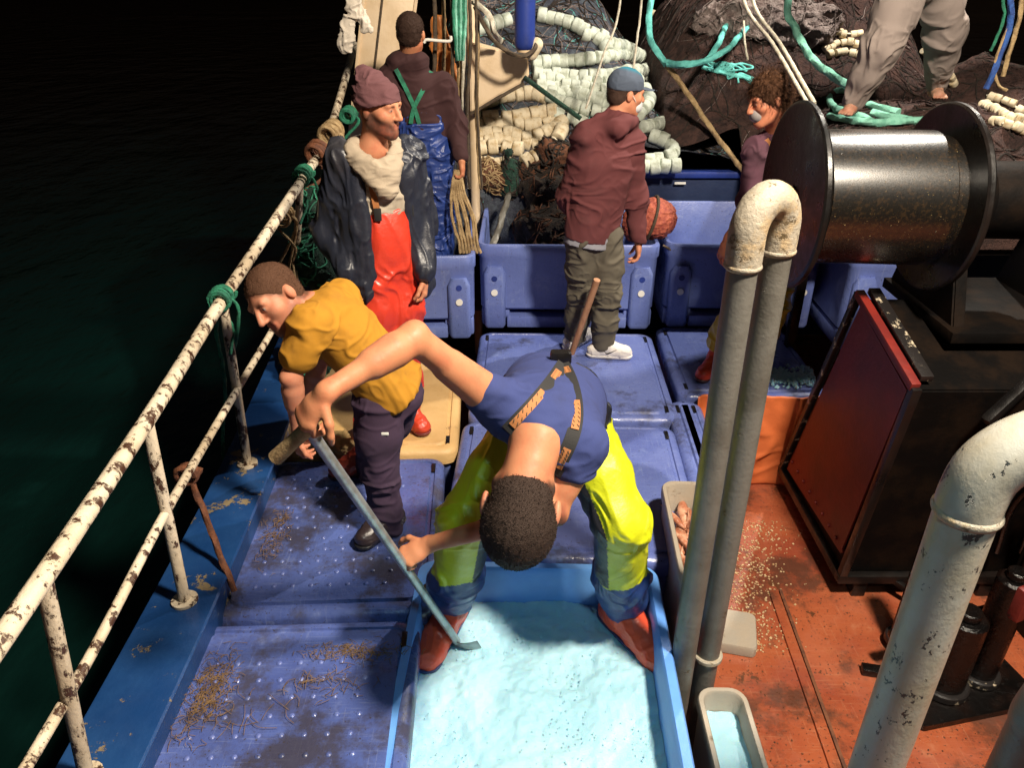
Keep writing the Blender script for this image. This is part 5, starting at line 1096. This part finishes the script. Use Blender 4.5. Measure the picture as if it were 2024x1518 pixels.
# ------------------------------------------------------------------ net heaps, float lines, rigging
def fold_noise(x, y, a=.07, seed=0):
    p = np.column_stack([np.ravel(x), np.ravel(y), np.full(np.size(x), seed*3.7)])
    w = p+.35*np.column_stack([vnoise(p*1.7), vnoise(p*1.7+8), 0*p[:, 0]])
    r = (1-2*np.abs(vnoise(w*np.array([2.2, 3.4, 1]))))*a+(1-2*np.abs(vnoise(w*np.array([6, 8, 1])+4)))*a*.45+vnoise(w*17)*a*.2
    return r.reshape(np.shape(x))
def hf_grey(x, y):
    return .70+1.22*smooth(5.75, 7.9, y)*(1-smooth(.55, 1.75, x))*(1-.7*smooth(-.3, -1.0, x))+.16*smooth(5.75, 6.2, y)-.75*(1-smooth(5.70, 6.02, y+.5*fold_noise(x, y, .2, 9)))+fold_noise(x, y, .055, 1)
def hf_brown(x, y):
    a = 1.38*smooth(5.85, 7.5, y)*np.exp(-((x-2.45)/1.25)**4)
    b = .62*np.exp(-(((x-2.75)/1.0)**2)**2-(((y-5.35)/.78)**2)**2)
    c = .75*np.exp(-((x-3.9)/.8)**2-((y-6.6)/1.0)**2)
    return .74+np.maximum(np.maximum(a, b), c)+.10*smooth(5.9, 6.3, y)+fold_noise(x, y, .06, 5)
gmask = lambda p: (p[:, 0] < .80) | (p[:, 1] > 6.28)
def heap(name, label, hf, x0, x1, y0, y1, base, mat, step=.028, mask=None, fib=None, seed=0, extra=None):
    t = thing(name, label, 'net', ((x0+x1)/2, (y0+y1)/2, base)); nx, ny = int((x1-x0)/step), int((y1-y0)/step)
    X, Y = np.meshgrid(np.linspace(x0, x1, nx), np.linspace(y0, y1, ny), indexing='ij'); Z = hf(X, Y); Z[0, :] = base; Z[-1, :] = base; Z[:, 0] = base; Z[:, -1] = base
    V = np.column_stack([X.ravel(), Y.ravel(), Z.ravel()]); i = np.arange(nx*ny).reshape(nx, ny)
    F = np.column_stack([i[:-1, :-1].ravel(), i[1:, :-1].ravel(), i[1:, 1:].ravel(), i[:-1, 1:].ravel()])
    if mask is not None: k = mask(V[F].mean(1)); F = F[k]
    mesh('net', V, F, MT[mat], t, True)
    rg = np.random.default_rng(seed)
    for (n, m2, r) in (fib or ()):
        ps = []
        for _ in range(n):
            p = np.array([rg.uniform(x0+.1, x1-.1), rg.uniform(y0+.1, y1-.1)]); a = rg.uniform(0, 6.3); q = []
            for k in range(7):
                q.append((p[0], p[1])); a += rg.normal()*.5; p = p+.09*np.array([math.cos(a), math.sin(a)*.8])
            q = np.array(q); q = q[(q[:, 0] > x0+.05) & (q[:, 0] < x1-.05) & (q[:, 1] > y0+.05) & (q[:, 1] < y1-.05)]
            if len(q) < 4: continue
            if mask is not None and not mask(np.column_stack([q, np.zeros(len(q))])).all(): continue
            z = hf(q[:, 0], q[:, 1])+r*.7; ps.append(catmull(np.column_stack([q, z]), 3))
        if ps: o = many_tubes('net_strands', ps, r, MT[m2], t, 5); o['kind'] = 'stuff'
    return t
heap('net_heap', 'grey blue fishing net piled under the cream float lines', hf_grey, -.75, 1.95, 5.72, 8.6, -.2, 'netgrey', mask=gmask, fib=((420, 'netpale', .0035), (110, 'ropecyan', .002), (300, 'netblack', .006)), seed=1)
bmask = lambda p: (p[:, 1] > 6.28) | (p[:, 0] > 1.82)
heap('net_heap', 'dark brown fishing net piled high behind the winch', hf_brown, 1.25, 4.9, 4.55, 8.8, .70, 'netbrown', mask=bmask, fib=((900, 'netbrown', .006), (90, 'netpale', .0025), (500, 'netblack', .006)), seed=2)
box('net_shelf', (3.05, 5.25, .67), (2.5, 1.30, .05), MT['black'], tag(thing('net_platform', 'dark steel platform carrying the brown net heap', 'platform', (3.05, 5.25, DECK)), None))
pl = bpy.data.objects['net_platform']
for x in (1.88, 4.2):
    for y in (4.66, 5.84): box('leg', (x, y, (.645+DECK)/2), (.06, .06, .645-DECK-.004), MT['black'], pl, bev=.006)
nb = thing('net_bay_wall', 'dark navy steel wall of the net bay behind the open bins', 'wall', (1.7, 6.2, DECK))
box('panel', (1.75, 6.24, .06), (5.6, .05, 1.40), MT['navysteel'], nb, bev=.006)
box('top_lip', (1.75, 6.225, .785), (5.62, .10, .05), MT['deepblue'], nb, bev=.01)
box('bay_floor', (1.75, 7.55, .66), (5.6, 2.56, .06), MT['netbrown'], nb, bev=.006)
q = P(1345, 357, 6.17); box('white_label', (q[0], 6.172, q[2]-.02), (.09, .006, .018), MT['white'], nb, bev=.001)
for x in (-.6, .2, 1.0, 1.9, 2.8): box('stiffener', (x, 6.195, .0), (.05, .035, 1.2), MT['navysteel'], nb, bev=.005)

def hit(px, py, hf, lift=0.0, y0=4.6, y1=9.0):
    ys = np.linspace(y0, y1, 900); t = math.tan(PITCH+math.atan((py-759)/FPX)); z = CAMH-ys*t; x = (px-1012)/FPX*(ys*CP+ys*t*SP)
    g = z-hf(x, ys)-lift; k = np.where(g < 0)[0]; k = k[0] if len(k) else len(ys)-1
    return V3(x[k], ys[k], z[k])
def float_mesh(r, l):
    prof = [(-l/2, r*.35), (-l/2, r*.86), (-l*.45, r*.97), (-l*.3, r), (l*.3, r), (l*.45, r*.97), (l/2, r*.86), (l/2, r*.35)]; V = []; F = []; m = len(prof); n = 12
    for k in range(n):
        a = 2*math.pi*k/n
        for x, q in prof: V.append((x, q*math.cos(a), q*math.sin(a)))
    for k in range(n):
        for j in range(m-1): F.append((k*m+j, k*m+j+1, ((k+1) % n)*m+j+1, ((k+1) % n)*m+j))
    F.append(tuple(k*m for k in range(n))); F.append(tuple(k*m+m-1 for k in range(n-1, -1, -1)))
    me = bpy.data.meshes.new('float'); me.from_pydata(V, [], F); me.update(); me.polygons.foreach_set('use_smooth', [True]*len(me.polygons)); me.set_sharp_from_angle(angle=math.radians(50)); return me
FM = {}
def float_line(label, pts, hf=None, r=.057, l=.078, mat='float', lift=.045, path=None, gap=.99):
    key = (r, l, mat)
    if key not in FM: FM[key] = float_mesh(r, l); FM[key].materials.append(MT[mat])
    p = catmull(np.array([hit(a, b, hf, lift) for a, b in pts]) if path is None else np.array(path), 14)
    # even spacing
    s = np.concatenate([[0], np.cumsum(np.linalg.norm(np.diff(p, axis=0), axis=1))]); n = max(2, int(s[-1]/(l*gap)))
    t = thing('float_line', label, 'float line', p[0], 'lines of net floats'); rope('rope', p[::5], .009, MT['ropewhite'], t, 4, 6)
    for k in range(n):
        q = (k+.5)*s[-1]/n; c = np.array([np.interp(q, s, p[:, i]) for i in range(3)]); e = np.array([np.interp(min(q+.02, s[-1]), s, p[:, i]) for i in range(3)])-np.array([np.interp(max(q-.02, 0), s, p[:, i]) for i in range(3)])
        o = link('float', FM[key], t); sc_ = rng.uniform(.90, 1.12); d, sd, u = frame(nrm(e)+rng.normal(size=3)*.07); a = rng.uniform(0, 6.3); s2, u2 = math.cos(a)*sd+math.sin(a)*u, -math.sin(a)*sd+math.cos(a)*u
        Mx = Matrix(((d[0], s2[0]*sc_, u2[0]*sc_, 0), (d[1], s2[1]*sc_, u2[1]*sc_, 0), (d[2], s2[2]*sc_, u2[2]*sc_, 0), (0, 0, 0, 1)))
        o.matrix_local = Matrix.Translation(Vector(c-p[0]+rng.normal(size=3)*.006))@Mx
    return t
G = hf_grey
float_line('cream float line across the top of the rows beside the plate', [(945, 205), (1000, 190), (1050, 183), (1085, 195)], G)
float_line('second row of cream floats under the plate', [(932, 234), (1000, 229), (1060, 222), (1102, 216)], G)
float_line('third row of cream floats, dipping in the middle', [(932, 264), (985, 262), (1040, 270), (1084, 260), (1112, 238)], G)
float_line('short row of cream floats lowest by the vertical ropes', [(940, 292), (985, 288), (1036, 294)], G)
float_line('cream float line ending in a point over the brown net', [(1035, 322), (1066, 302), (1098, 278), (1114, 250)], G, lift=.07)
float_line('cream floats at the foot of the vertical ropes', [(938, 316), (975, 326), (1015, 318)], G)
float_line('long pale float line crowning the heap to the point', [(1052, 124), (1110, 120), (1180, 114), (1250, 108), (1298, 124)], G, mat='floatcool')
float_line('pale float line just below the crowning one', [(1052, 146), (1110, 148), (1180, 150), (1250, 142), (1304, 140)], G, mat='floatcool')
float_line('pale float line running down towards the grey cap', [(1056, 166), (1100, 172), (1150, 186), (1198, 200)], G, mat='floatcool')
float_line('pale float line passing behind the grey cap', [(1110, 168), (1160, 174), (1215, 178), (1260, 176)], G, mat='floatcool', lift=.06)
float_line('pale float line under the green pole', [(1080, 190), (1120, 203), (1160, 216), (1205, 224)], G, mat='floatcool', lift=.06)
float_line('pale float line hidden behind the maroon shoulder', [(1095, 222), (1125, 232), (1160, 246)], G, mat='floatcool')
float_line('pale float line along the ridge of the grey net', [(1062, 30), (1110, 38), (1150, 55), (1200, 80), (1250, 102), (1290, 122)], G, mat='floatcool')
float_line('short pale float line left of the blue cylinder', [(942, 58), (975, 46), (1008, 34)], G, mat='floatcool')
float_line('small pale float tail inside the grey net', [(1152, 62), (1190, 82), (1202, 104)], G, mat='floatcool')
float_line('pale float loop curling beside the mask', [(1284, 152), (1314, 176), (1324, 214), (1304, 244), (1270, 250)], G, mat='floatcool', lift=.06)
float_line('inner pale float loop next to the cap', [(1272, 172), (1282, 200), (1262, 226)], G, mat='floatcool', lift=.05)
float_line('lower pale float loop above the navy wall', [(1284, 266), (1324, 284), (1330, 304), (1300, 316), (1270, 316)], G, mat='floatcool', lift=.05)
float_line('last pale floats lying along the navy wall', [(1262, 330), (1300, 328), (1344, 327)], G, mat='floatcool')
float_line('pale float line packed under the crowning lines', [(1058, 156), (1120, 158), (1190, 162), (1262, 158)], G, mat='floatcool', lift=.03)
float_line('pale float line filling the gap above the green pole', [(1062, 180), (1110, 182), (1165, 194), (1210, 208)], G, mat='floatcool', lift=.03)
float_line('cream float line tucked between the second and third rows', [(936, 248), (1000, 246), (1070, 246), (1108, 232)], G, lift=.02)
float_line('cream float line tucked between the third row and the lowest', [(936, 278), (1000, 276), (1062, 284), (1100, 262)], G, lift=.02)
BR = hf_brown
for k, (lab, pts) in enumerate((('white bead floats on the brown net behind the grey trousers', [(1628, 98), (1660, 84), (1700, 88)]), ('white bead floats higher behind the grey trousers', [(1650, 62), (1680, 66), (1708, 62)]),
      ('white bead floats just behind the knee', [(1635, 110), (1670, 100), (1706, 106)]),
      ('white bead floats down the slope beside the trousers', [(1822, 100), (1850, 122), (1878, 152)]), ('white bead floats right of the trousers, lower', [(1850, 118), (1872, 142), (1886, 166)]),
      ('yellowish bead floats beyond the winch, upper row', [(1950, 188), (1990, 202), (2034, 226)]), ('yellowish bead floats beyond the winch, lower row', [(1945, 206), (1985, 226), (2030, 244)]), ('yellowish bead floats beyond the winch, last row', [(1960, 236), (1990, 246), (2030, 262)]))):
    float_line(lab, pts, BR, .030, .050, 'float', .025, gap=1.1)
float_line('dim float line far behind the ropes', None, None, .045, .07, 'float', path=[P(1285, 22, 9.2), P(1320, 36, 9.3), P(1360, 48, 9.4)])

# pale bundled net on top of the brown heap
t = thing('net_bundle', 'pale bundled net lying on top of the brown heap', 'net', hit(1520, 50, BR)); B = Blob(.02, .06)
for a, b, r in (((1400, 40), (1480, 25), .12), ((1470, 30), (1560, 28), .17), ((1540, 30), (1625, 48), .15), ((1600, 50), (1628, 70), .10), ((1500, 60), (1600, 62), .10)):
    B.cone(hit(*a, BR, .05), hit(*b, BR, .05), r, r)
B.build().relax(1); B.folds(.045, (6, 6, 9), 4); B.obj('net', MT['netpale'], t)
ps = []
rg = np.random.default_rng(11); N_ = B.normals()
for _ in range(130):
    i = rg.integers(len(B.V)); p = B.V[i]; q = [p]
    for k in range(5):
        j = np.argmin(np.linalg.norm(B.V-(q[-1]+rg.normal(size=3)*.06), axis=1)); q.append(B.V[j]+N_[j]*.006)
    ps.append(catmull(np.array(q), 3))
o = many_tubes('net_strands', ps, .0035, MT['netpale'], t, 5); o['kind'] = 'stuff'

# ropes on and over the nets
def free_rope(label, pts, r, mat, name='rope', n=12): return tag(rope(name, pts, r, MT[mat], None, n), label, 'rope')
up1 = V3(0, 0, .9)
h = lambda a, b, l=.03: hit(a, b, BR, l)
free_rope('thick turquoise rope hanging from above to the knot', [P(1290, -40, 6.6)+up1, P(1290, -40, 6.6), P(1283, 40, 6.5), P(1285, 75, 6.45), P(1308, 115, 6.35), P(1318, 128, 6.32)], .024, 'ropecyan')
free_rope('tan rope running from the turquoise knot down to the net bay wall', [P(1312, 120, 6.33), P(1360, 185, 6.3), P(1410, 260, 6.22), P(1475, 345, 6.12)], .020, 'ropetan')
free_rope('turquoise rope sagging from the knot up to the pale net bundle', [P(1315, 122, 6.3), P(1350, 126, 6.2), P(1395, 118, 6.3), P(1420, 85, 6.5), P(1435, 50, 6.9), P(1460, 10, 7.0)], .022, 'ropecyan')
free_rope('second turquoise rope sagging beside the first', [P(1318, 126, 6.28), P(1372, 126, 6.2), P(1430, 102, 6.3), P(1462, 70, 6.6), P(1490, 40, 7.0)], .022, 'ropecyan')
free_rope('slack thin white cord hanging onto the turquoise tangle', [P(1470, 40, 6.6), P(1472, 80, 6.5), P(1478, 118, 6.4)], .008, 'ropewhite')
free_rope('pale double fall rope, inner line, down to the winch', [P(1455, -60, 5.2)+up1*.4, P(1468, -10, 4.9), P(1530, 90, 4.3), P(1597, 206, 3.75)], .010, 'ropewhite')
free_rope('pale double fall rope, outer line, down to the winch', [P(1475, -60, 5.2)+up1*.4, P(1486, -10, 4.9), P(1545, 90, 4.3), P(1610, 204, 3.75)], .010, 'ropewhite')
free_rope('thin grey cable down behind the grey cap', [P(1232, -60, 6.1)+up1, P(1226, 0, 6.0), P(1192, 110, 5.9), P(1158, 215, 5.85)], .008, 'ropewhite')
free_rope('thin grey cable down to the top of the cap', [P(1274, -60, 6.1)+up1, P(1268, 0, 6.0), P(1260, 70, 5.95), P(1250, 150, 5.9)], .008, 'ropewhite')
free_rope('long mint rope falling from above to the bare feet', [P(1555, -60, 6.6)+up1, P(1558, -10, 6.4), P(1572, 55, 6.2), P(1605, 115, 5.8), P(1655, 155, 5.3), P(1700, 185, 5.0)], .026, 'ropemint')
for lab, pts in (('loop of mint rope round the bare foot', [(1700, 186), (1662, 178), (1640, 192), (1650, 212), (1690, 226), (1720, 238)]), ('mint rope lying along the top of the winch', [(1640, 228), (1700, 240), (1760, 240), (1828, 236)]),
      ('short mint rope end beside the foot', [(1716, 206), (1745, 214), (1776, 222)]), ('mint rope strand under the short end', [(1722, 222), (1770, 232), (1812, 240)])):
    free_rope(lab, [h(a, b) for a, b in pts], .024, 'ropemint')
tg = thing('rope_tangle', 'bright turquoise rope tangle lying on the brown net', 'rope', h(1450, 140)); rg = np.random.default_rng(5)
for k in range(6):
    c = (1450+rg.normal()*26, 142+rg.normal()*8); ps = []
    for j in range(9):
        a = rg.uniform(0, 6.3); ps.append(h(min(max(c[0]+rg.uniform(8, 34)*math.cos(a), 1388), 1512), c[1]+rg.uniform(4, 14)*math.sin(a), .02+.02*rg.random()))
    rope('loop', ps, .0075, MT['ropecyan'], tg, 7, 7)
rope('loop', [h(1388, 132), h(1410, 138), h(1440, 146), h(1470, 152), h(1492, 166)], .016, MT['ropecyan'], tg)

# mast leg, gusset, hanging gear
ml = thing('mast_leg', 'cream painted slanting mast leg behind the woollen hat', 'mast', (-1.15, 5.8, DECK))
top, bot = P(796, -40, 5.85)+V3(.17, 0, 1.1), P(738, 300, 5.85); dd = nrm(bot-top); bot = bot+dd*((bot[2]-DECK)/-dd[2]-.0)
beam('box_section', top, bot, .34, .16, MT['cream'], ml, up=(0, 1, 0), bev=.012)
off = V3(0, -.085, 0)
for k, w in ((-.175, .02), (-.05, .014), (.175, .02)):
    d, s_, u_ = frame(bot-top, (0, 1, 0)); beam('edge_strip', top+s_*k+off, bot+s_*k+off, w, .014, MT['cream'] if abs(k) > .1 else MT['ropedark'], ml, up=(0, 1, 0), bev=.002)
ga = thing('gallows', 'steel gallows frame over the nets', 'frame', (1.6, 5.9, 3.0)); beam('crossbeam', V3(-1.0, 5.9, 3.35), V3(4.3, 5.9, 3.35), .16, .16, MT['cream'], ga, bev=.01)
for x in (4.25,): beam('leg', V3(x, 5.9, DECK+.003), V3(x, 5.9, 3.27), .14, .14, MT['cream'], ga, up=(0, 1, 0), bev=.01)
gp = thing('gusset_box', 'cream steel gusset box under the hanging black cable', 'bracket', P(990, 200, 5.75))
prism('plate', [P(*q, 5.75) for q in ((928, 82), (1044, 114), (1046, 150), (1030, 164), (985, 188), (930, 222))], -.16, MT['cream'], gp, .008)
cyl('post', V3(P(934, 150, 5.82)[0], 5.85, DECK+.003), V3(P(934, 150, 5.82)[0], 5.85, 3.3), .035, MT['cream'], gp, 16)
beam('lower_flange', P(930, 224, 5.73), P(1036, 164, 5.73), .10, .014, MT['ropedark'], gp)
tag(tube('green_pole', np.array([P(1036, 152, 5.72), P(1090, 192, 5.66), P(1148, 234, 5.60)]), .017, MT['netgreen'], None, 12), 'dark green pole slanting from the gusset over the floats', 'pole')
hc = thing('hydraulic_cylinder', 'navy blue hydraulic cylinder hanging over the grey net', 'cylinder', P(1037, 95, 5.5))
c0 = P(1037, 100, 5.5); tube('tube', np.array([c0+V3(0, 0, z) for z in (0, .012, .03, .05, 1.0, 1.9)]), np.array([.035, .058, .066, .068, .068, .068]), MT['deepblue'], hc, 28)
cyl('end_cap', c0+V3(0, 0, -.01), c0+V3(0, 0, .012), .05, MT['cream'], hc, 24, bev=.004)
tag(rope('black_cable', [P(938, 12, 5.45), P(955, 45, 5.42), P(975, 78, 5.4), P(1005, 102, 5.38), P(1035, 110, 5.38), P(1055, 98, 5.42), P(1060, 84, 5.48)], .014, MT['ropedark']), 'thick black cable looping under the blue cylinder', 'cable')
tag(rope('white_hose', [P(934, 2, 5.45), P(950, 12, 5.43), P(968, 32, 5.42), P(976, 60, 5.45), P(990, 80, 5.6)], .018, MT['ropewhite']), 'short white hose curling above the cream gusset', 'hose')
o = Blob(.006, .02); c = P(1060, 97, 5.5); o.cone(c+V3(0, 0, .03), c-V3(.03, 0, .03), .045, .04); o.build(); tag(o.obj('white_float', MT['float']), 'single white float at the end of the blue cylinder', 'float')
for lab, x, x2, y, m, r in (('dark rope, first of the vertical ropes beside the mast', 858, 862, 5.5, 'ropedark', .014), ('tan rope hanging behind the orange oilskin', 876, 880, 5.62, 'ropetan', .013), ('dark rope hanging left of the green one', 892, 906, 5.42, 'ropedark', .012),
      ('pale rope hanging next to the green bundle', 916, 922, 5.46, 'ropewhite', .016), ('dark rope hanging in front of the pale post', 928, 926, 5.40, 'ropedark', .011), ('tan rope hanging against the cream plate', 942, 948, 5.5, 'ropetan', .015), ('last dark rope in front of the cream plate', 940, 950, 5.36, 'ropedark', .009),
      ('pale tan rope close beside the green one', 906, 916, 5.5, 'ropetan', .016)):
    free_rope(lab, [P(x, -40, y)+up1, P(x, -20, y), P(x+2, 90, y), P((x+x2)/2-3, 200, y), P(x2, 335, y), P(x2+3, 372, y)], r, m)
gt = thing('rope_bundle', 'frayed green rope bundle hanging beside the orange oilskin', 'rope', P(905, 60, 5.4))
for k in range(6): rope('strand', [P(898+k*4, -40, 5.4), P(896+k*5, 30, 5.38+.01*k), P(900+k*3.5, 80, 5.36), P(903+k*2.5, 118, 5.4)], .010, MT['ropemint' if k % 2 else 'ropegreen'], gt, 8, 7)
o = Blob(.008, .03); o.cone(P(868, 45, 5.7), P(872, 90, 5.7), .05, .07, n=(0, 1, 0), fk=1.8); o.cone(P(872, 90, 5.7), P(884, 150, 5.7), .07, .085, n=(0, 1, 0), fk=1.8); o.build().relax(1); o.folds(.02, (12, 12, 5), 3); o.paint((.60, .20, .045)); tag(o.obj('hanging_oilskin', MT['oilskin']), 'orange oilskin hanging on the white hook by the mast', 'oilskin')
tag(tube('white_hook', catmull([P(838, 84, 5.35), P(843, 78, 5.35), P(870, 80, 5.35), P(890, 80, 5.35), P(891, 70, 5.35)], 6), .010, MT['white'], None, 8), 'thin white hook rod beside the head of the man seen from behind', 'hook')
gl = thing('hanging_gloves', 'pale work gloves hanging on a line outside the mast leg', 'gloves', P(690, 60, 5.3))
for a, b, r0, r1 in (((696, -10), (702, 18), .05, .06), ((712, 28), (722, 42), .05, .035), ((690, 40), (682, 84), .045, .062)):
    B = Blob(.006, .03); B.cone(P(*a, 5.3), P(*b, 5.3), r0, r1, n=(0, 1, 0), fk=1.7); e = P(*b, 5.3)
    for k in range(3): B.cone(e, e+V3((k-1)*.03, 0, -.05), .02, .015)
    B.build().relax(1); B.folds(.012, (14, 14, 14), 2); B.paint((.62, .55, .46)); B.obj('glove', MT['fabric'], gl)
rope('line', [P(696, -60, 5.3)+V3(0, 0, .6), P(697, 0, 5.3), P(690, 44, 5.3)], .006, MT['ropewhite'], gl)

# nets and gear in the bins
def blobnet(label, parts, mat, fold=.03, r=.012, strands=(80, 'ropedark', .006), sc_=(9, 9, 9), h_=.014):
    B = Blob(h_, .05)
    for a, b, q in parts: B.cone(a, b, q, q*.95)
    t = thing('net_clump', label, 'net', parts[0][0]); B.build().relax(1); B.folds(fold, sc_, 3); B.obj('net', MT[mat], t); N = B.normals(); rg = np.random.default_rng(3); ps = []
    for _ in range(strands[0]):
        i = rg.integers(len(B.V)); q = [B.V[i]+N[i]*.004]
        for k in range(4):
            j = np.argmin(np.linalg.norm(B.V-(q[-1]+rg.normal(size=3)*.05), axis=1)); q.append(B.V[j]+N[j]*strands[2])
        ps.append(catmull(np.array(q), 3))
    o = many_tubes('net_strands', ps, strands[2], MT[strands[1]], t, 5); o['kind'] = 'stuff'
blobnet('black net heaped in the open bin beside the maroon hooded man', [(V3(.20, 5.40, .28), V3(.50, 5.5, .30), .20), (V3(.22, 5.75, .46), V3(.45, 5.75, .56), .20), (V3(.22, 5.9, .72), V3(.48, 5.85, .75), .16), (V3(.30, 5.55, .50), V3(.55, 5.55, .55), .15)], 'netblack', .03, strands=(160, 'netrust', .004))
blobnet('rust brown net ball behind the open bin', [(P(968, 345, 5.95), P(985, 352, 5.95), .125)], 'netrust', .02, strands=(120, 'ropetan', .004))
blobnet('dark red brown net spilling from under the floats', [(P(1085, 300, 6.0), P(1110, 310, 5.95), .11), (P(1050, 340, 6.0), P(1100, 345, 6.0), .10)], 'netrust', .03, strands=(100, 'netblack', .006))
blobnet('dark green net peak between the floats and the brown ball', [(P(1002, 300, 5.88), P(1004, 300, 5.88), .03), (P(1006, 330, 5.9), P(1006, 375, 5.9), .07)], 'netgreen', .015, strands=(40, 'netblack', .004))
blobnet('dark green net hanging inside the rail behind the jacket', [(P(622, 400, 4.5), P(630, 440, 4.4), .09), (P(620, 440, 4.4), P(640, 500, 4.35), .12), (P(600, 500, 4.2), P(645, 540, 4.2), .11), (P(590, 640, 3.9), P(620, 720, 3.8), .10)], 'netgreen', .025, strands=(140, 'ropegreen', .005))
tag(rope('grey_hose', [P(1006, 385, 5.62), P(995, 420, 5.35), P(980, 470, 5.10), P(972, 486, 5.06)], .022, MT['pipe']), 'short grey hose leaning in the open bin', 'hose')
by = thing('net_buoy', 'red orange net covered buoy on the rim of the open bin', 'buoy', P(1290, 440, 5.0)); B = Blob(.008, .03); c = P(1294, 432, 5.15); B.ell(c, (.15, .14, .145)); B.ell(P(1258, 440, 5.15), (.10, .12, .14)); B.build().relax(1); B.folds(.006, (30, 30, 30), 3); B.obj('ball', MT['buoy'], by)
tube('strap', np.array([c+V3(-.03+.155*math.cos(a)*.25, .148*math.sin(a), .152*math.cos(a)) for a in np.linspace(0, 2*math.pi, 33)]), .010, MT['ropedark'], by, 6)
tag(rope('loose_line', [P(1310, 485, 5.0), P(1345, 500, 4.97), P(1390, 503, 4.97), P(1430, 492, 4.97)], .008, MT['ropedark']), 'dark line draped over the rim of the empty bin', 'rope')
rt = thing('wooden_mallet', 'wooden shafted mallet with a black head leaning on the grey trousers', 'mallet', P(1120, 705, 4.45)); a, b = P(1130, 698, 4.42), P(1180, 553, 4.26)
tube('shaft', np.array([a, a*.5+b*.5, b]), np.array([.020, .021, .021]), MT['wood'], rt, 14); cyl('head', P(1096, 714, 4.42), P(1122, 712, 4.38), .055, MT['black'], rt, 24, bev=.008)
# coiled ropes at the edge of the frame
for lab, pts, m, r in (('blue rope hanging at the dark edge beyond the winch', [(2004, -40), (1998, 40), (1976, 110), (1950, 175)], 'ropeblue', .016), ('frayed green rope hanging beside the blue one', [(1990, -40), (1985, 30), (1972, 70), (1958, 100)], 'ropegreen', .008),
      ('tan rope hanging over the edge beyond the blue one', [(2030, -40), (2014, 40), (1996, 100), (1982, 150)], 'ropetan', .012), ('brown rope crossing behind the winch', [(2010, -40), (1996, 40), (1968, 120), (1972, 165), (1990, 178)], 'ropetan', .008)):
    free_rope(lab, [P(pts[0][0], pts[0][1], 4.6)+up1*.8]+[P(x, y, 4.6) for x, y in pts], r, m)
# green cord and sandy glove heap by the sand coloured lid
free_rope('green rope along the inside of the bulwark behind the leaning man', [P(575, 655, 4.3), P(590, 700, 4.0), P(610, 750, 3.7), P(640, 800, 3.5)], .016, 'ropegreen')
o = Blob(.008, .03)
for k in range(7): o.cone(Pz(600+k*13+5*(k % 2), 890-12*(k % 3), .04), Pz(640+k*9, 880-18*(k % 2), .05), .035, .03)
o.build().relax(1); o.folds(.015, (16, 16, 16), 2); o.paint((.42, .29, .13)); tag(o.obj('sack_heap', MT['fabric']), 'crumpled tan sacking on the lid by the bulwark', 'sacking')
